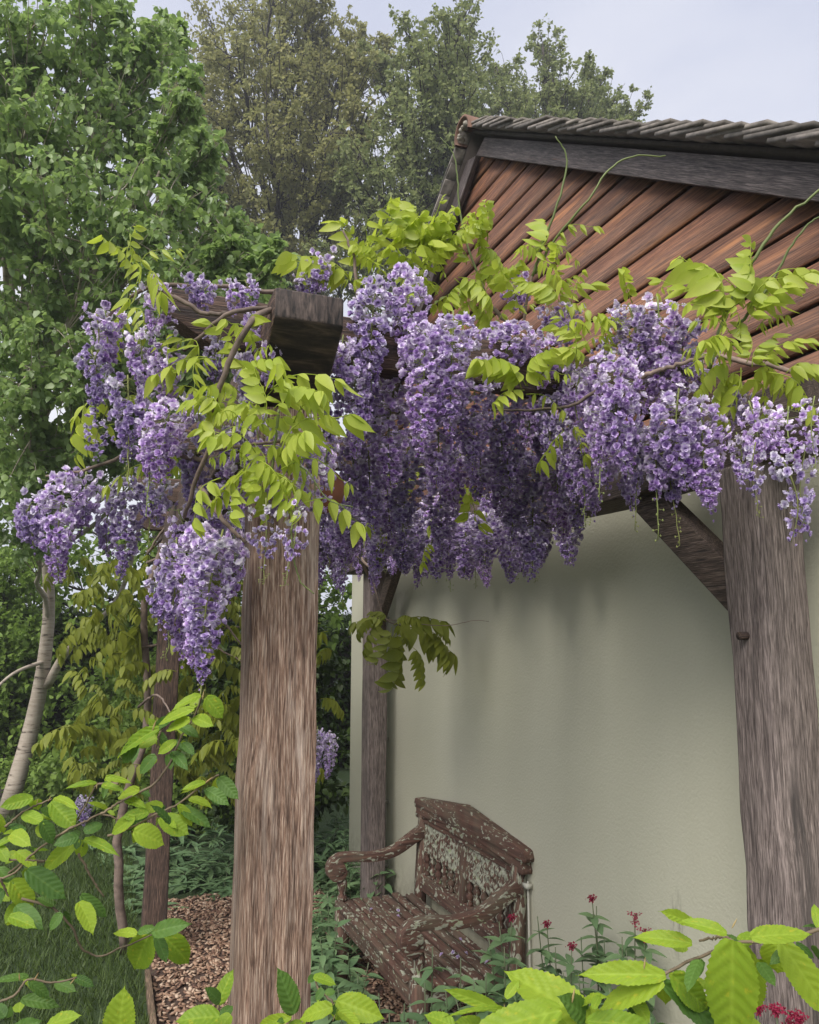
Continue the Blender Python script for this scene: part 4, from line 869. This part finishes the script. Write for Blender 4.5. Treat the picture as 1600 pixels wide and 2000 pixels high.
# ------------------------------------------------------------ trees
def leaf_tpl(w, fold=.3):
    return np.array([(0, 0, 0), (.35, -w, fold * w), (.45, 0, -.03), (.35, w, fold * w), (1, 0, -.12), (.72, -w * .62, fold * w * .5), (.72, w * .62, fold * w * .5)]), [(0, 1, 5, 2), (0, 2, 6, 3)], [(1, 1, 1)]
LT = (np.array([(0, 0, 0), (.42, -.36, .08), (1, 0, -.12), (.42, .36, .08)]), [(0, 1, 2, 3)])
LT6 = (np.array([(0, 0, 0), (.3, -.34, .09), (.72, -.24, .02), (1, 0, -.15), (.72, .24, .02), (.3, .34, .09), (.36, 0, 0), (.7, 0, -.06)]), [(0, 1, 6, 5)[::1], (1, 2, 7, 6), (6, 7, 4, 5), (7, 2, 3, 4)])
def tree(name, label, cat, base, fork, r0, blobs, leaf, leafmat_, size, nsub, ntw, nlf, barkm, seed, group=None, droop=.3, spread=.35, extra=(), trunk_pts=None, twig=.35):
    r = np.random.default_rng(seed); root = thing(name, base, label, cat, group); b0 = np.array(base, float); fk = np.array(fork, float)
    tb = MB(); cm = np.mean([np.array(b[0]) for b in blobs], axis=0); top = max((np.array(b[0]) for b in blobs), key=lambda q: q[2])
    tp = curve(trunk_pts or [b0, (b0 + fk) / 2 + (.1 * r0, 0, 0), fk, fk * .5 + top * .5, top], 18)
    tb.tube(tp - b0, np.linspace(r0, r0 * .12, 18) if not trunk_pts else np.linspace(r0, r0 * .12, 18), 10)
    for e in extra: tb.tube(curve(e[0], 16) - b0, np.linspace(e[1], e[1] * .3, 16), 8)
    P = []; X = []
    for (c, rad) in blobs:
        c = np.array(c); rad = np.array(rad if np.ndim(rad) else (rad,) * 3, float)
        h = np.clip((c[2] - b0[2]) * .74, 0, None) + b0[2]
        k = int(np.argmin(np.abs(tp[:, 2] - h))); k = min(max(k, 5), 15); st = tp[k]
        lp = np.array([st + (c - st) * q + r.normal(size=3) * rad * .12 * (0 < q < 1) for q in np.linspace(0, 1, 7)]); lp = curve(lp, 12)
        tb.tube(lp - b0, np.linspace(r0 * .32, r0 * .07, 12), 6)
        for _ in range(nsub):
            d = r.normal(size=3); d /= np.linalg.norm(d); e = c + d * rad * r.uniform(.35, 1.0) ** .6
            s0 = lp[r.integers(5, 12)]; mid = (s0 + e) / 2 + r.normal(size=3) * rad * .10
            sp = curve([s0, mid, e], 7); tb.tube(sp - b0, np.linspace(r0 * .07, r0 * .018, 7), 4, False)
            for _ in range(ntw):
                q0 = sp[r.integers(2, 7)]; dd = r.normal(size=3); dd /= np.linalg.norm(dd); q1 = q0 + dd * rad.mean() * twig * r.uniform(.4, 1)
                tb.tube([q0 - b0, (q0 + q1) / 2 - b0 + r.normal(size=3) * .02, q1 - b0], [r0 * .016, r0 * .012, r0 * .008], 3, False)
                m = r.poisson(nlf); u = r.uniform(.15, 1.1, m)[:, None]
                P.append(q0 + (q1 - q0) * u + r.normal(size=(m, 3)) * rad.mean() * .045); X.append(r.normal(size=(m, 3)) * .8 + dd * .4 + (0, 0, -droop))
    P = np.vstack(P); X = np.vstack(X); U = r.normal(size=P.shape) * .6 + (0, 0, 1)
    s = size * r.uniform(.6, 1.25, len(P)); g = MB(); g.many(leaf[0], leaf[1], None, frames(X, U) * s[:, None, None], P - b0)
    tb.build('trunk', barkm, root, True); g.build('crown', leafmat_, root); return root
def bl(lst, d, jit=1.0): return [(tuple(at(x, y, d + random.uniform(-jit, jit))), r_ * d / FPX) for (x, y, r_) in lst]
oak_d = 21
def gp(x, d): p = at(x, 1245, d); return (p.x, p.y, 0)
tree('oak_tree', 'oak with bronze young leaves left of the gap in the sky', 'tree', gp(590, 22), at(590, 800, 22), .34,
     bl([(680,100,60),(725,80,45),(760,100,50),(640,70,60),(540,-20,70),(610,0,50),(430,60,85),(500,20,80),(580,60,80),(450,180,95),(560,180,90),(640,150,70),(400,300,90),(500,320,95),(610,300,90),(440,440,95),(560,440,90),(650,420,80),(700,130,55),(690,250,70),(350,120,80),(360,420,80),(480,540,80),(600,540,70)], 22, 2) + bl([(400,200,95),(520,250,100),(640,260,90),(420,360,100),(540,400,100),(660,360,90),(720,220,70),(730,460,80),(470,480,90),(610,500,90),(560,120,80),(450,110,80),(370,260,80)], 19, .8), LT, M['oakleaf'], .115, 17, 9, 11, M['bark'], 11, 'oaks behind the garden', .2, twig=.30)
tree('oak_tree', 'tall oak rising highest behind the gable roof apex', 'tree', gp(850, 20), at(850, 760, 20), .36,
     bl([(870,60,75),(910,110,70),(820,100,70),(860,190,85),(780,200,70),(930,200,70),(760,310,80),(850,310,85),(920,300,70),(720,400,70),(800,430,80),(880,420,70),(700,520,60),(900,30,45),(740,110,45),(660,330,60),(650,500,60)], 20, 2) + bl([(800,250,90),(900,240,80),(740,380,90),(850,390,90),(780,500,80),(880,500,70),(840,140,75),(700,300,70),(930,330,70)], 17.5, .8), LT, M['oakleaf2'], .11, 17, 9, 11, M['bark'], 12, 'oaks behind the garden', .2, twig=.30)
tree('oak_tree', 'lower oak showing above the verge tiles against open sky', 'tree', gp(1090, 23), at(1090, 760, 23), .34,
     bl([(970,130,50),(990,200,50),(1060,90,48),(1080,150,55),(1010,180,60),(1130,190,60),(1190,200,55),(1235,215,40),(1160,150,40),(1040,260,70),(1130,270,70),(1200,270,60),(980,250,60),(960,350,70),(1050,380,80),(1150,380,80)], 23, 2) + bl([(1000,240,70),(1080,220,70),(1160,240,65),(1220,250,45)], 21, .8), LT, M['oakleaf2'], .11, 17, 9, 11, M['bark'], 13, 'oaks behind the garden', .2, twig=.30)
bb = gp(40, 8.6)
tree('birch_tree', 'white stemmed birch with drooping round green leaves beside the lawn', 'tree', bb, at(95, 1270, 8.4), .10,
     bl([(60,60,110),(180,40,110),(290,90,95),(60,220,120),(190,220,120),(310,250,95),(70,400,120),(200,400,120),(330,400,100),(430,440,70),(80,560,120),(220,570,110),(350,530,100),(450,560,70),(60,720,110),(170,720,100),(60,860,100),(150,880,80),(40,1000,80),(480,480,50),(-60,300,120),(-60,600,120),(250,150,110),(-50,900,110),(130,480,120),(260,680,70),(340,690,70),(430,670,70),(510,640,50),(330,820,70),(420,820,60),(230,850,70),(400,300,60),(380,600,80),(520,560,40),(-40,80,110),(-90,200,120),(-80,450,120),(-70,750,110),(30,130,90),(360,180,45),(390,370,50),(460,500,45),(500,600,40),(330,60,45),(420,600,50),(540,500,30)], 6.6, .9),
     LT6, M['birchleaf'], .070, 25, 5, 12, M['birch'], 14, None, .7, trunk_pts=[bb, tuple(at(62,1420,8.5)), tuple(at(88,1280,8.4)), tuple(at(95,1130,8.2)), tuple(at(60,850,7.6)), tuple(at(20,520,7.2)), tuple(at(40,100,7))],
     extra=[([tuple(at(92,1340,8.45)), tuple(at(125,1280,8.3)), tuple(at(170,1230,8.1)), tuple(at(240,1150,7.8)), tuple(at(300,900,7.4))], .05), ([tuple(at(90,1290,8.4)), tuple(at(20,1320,8.0)), tuple(at(-60,1400,7.5))], .025), ([tuple(at(95,1130,8.2)), tuple(at(150,800,7.6)), tuple(at(230,520,7)), tuple(at(330,300,6.7))], .05)])
tree('young_tree', 'light green young tree behind the birch trunk', 'tree', gp(230, 10.5), at(230, 1200, 10.5), .07,
     bl([(200,1080,90),(120,1120,80),(290,1060,90),(380,1080,80),(60,1180,70),(250,1180,90),(360,1180,80),(440,1000,80),(500,1100,70),(600,1100,80),(660,1180,70),(420,1200,70),(20,1080,80),(560,900,80),(30,960,70),(40,1180,80),(-40,1100,90),(340,960,70),(420,900,70),(500,800,70),(620,1000,70),(300,880,70)], 10.5, 1), LT6, M['greenleaf'], .10, 14, 4, 7, M['bark'], 15, None, .5)
def bush(name, label, base, blobs, lm, size, nsub, seed, group=None): return tree(name, label, 'bush', base, (base[0], base[1], .3), .04, blobs, LT6, lm, size, nsub, 5, 8, M['bark'], seed, group, .3)
bush('evergreen_bush', 'dark round leaved evergreen bush behind the far wall post', (1.35, 6.9, 0), [((1.2, 6.8, .7), .5), ((1.5, 6.9, 1.3), .5), ((1.2, 7, 1.7), .45), ((1.7, 6.8, .6), .45), ((1.75, 7, 1.7), .4), ((.95, 6.9, 1.2), .4), ((1.5, 7, 2.0), .35)], M['hedgeleaf'], .075, 30, 21)
bush('green_bush', 'bright green small leaved bush left of the front post', (.55, 8.6, 0), [((.5, 8.6, .6), .45), ((.5, 8.6, 1.1), .45), ((.5, 8.6, 1.55), .35), ((.8, 8.8, .9), .4)], M['greenleaf'], .05, 40, 22)
for k, (px_, py_, d_, lb) in enumerate([(120, 1500, 9.2, 'loose green shrub at the foot of the birch trunk'), (230, 1480, 8.2, 'loose green shrub between the birch and the far outer post'), (400, 1500, 7.8, 'loose green shrub behind the border plants'), (30, 1250, 9.6, 'tall light green shrub left of the birch trunk'), (20, 1120, 9.8, 'tallest light green shrub in front of the hedge'), (280, 1330, 9.0, 'light green shrub behind the far outer post')]):
    c_ = at(px_, py_, d_); r_ = .55
    bush('garden_shrub', lb, (c_.x, c_.y, 0), [((c_.x, c_.y, c_.z), r_), ((c_.x + .35, c_.y + .1, c_.z * .75), r_), ((c_.x - .4, c_.y, c_.z * .85), r_), ((c_.x, c_.y, max(.3, c_.z * .5)), r_)], M['greenleaf'], .075, 34, 60 + k, 'loose shrubs behind the pergola')
# hedge
hedge = thing('hedge', (-2, 12, 0), 'dark clipped hedge closing the garden behind the birch', 'hedge')
g = MB(); g.box((-9, -.5, 0), (8, .5, 2.0)); g.build('core', M['deck'], hedge)
n = 42000; P = np.stack([rng.uniform(-9, 8, n), rng.normal(size=n) * .12 - .62, rng.uniform(0, 2.25, n)], -1)
tp = rng.uniform(size=n) < .25; P[tp, 1] = rng.uniform(-.7, .7, tp.sum()); P[tp, 2] = 2.08 + rng.normal(size=tp.sum()) * .12
g = MB(); g.many(LT6[0], LT6[1], None, frames(rng.normal(size=(n, 3)) + (0, -.5, .2), rng.normal(size=(n, 3)) + (0, 0, 1)) * (.09 * rng.uniform(.6, 1.3, n))[:, None, None], P)
tag(g.build('foliage', M['hedgeleaf'], hedge), None, None, None, 'stuff')

# ------------------------------------------------------------ damp air
t = NT('damp_air'); t.t.links.new(t.n('ShaderNodeVolumePrincipled', {'Color': (.93, .95, 1, 1), 'Density': .0028, 'Anisotropy': .2}).outputs[0], t.out.inputs['Volume'])
g = MB(); g.box((-45, -12, -1), (45, 45, 24)); tag(g.build('haze', t.m), 'thin damp haze filling the garden air', None, None, 'stuff')
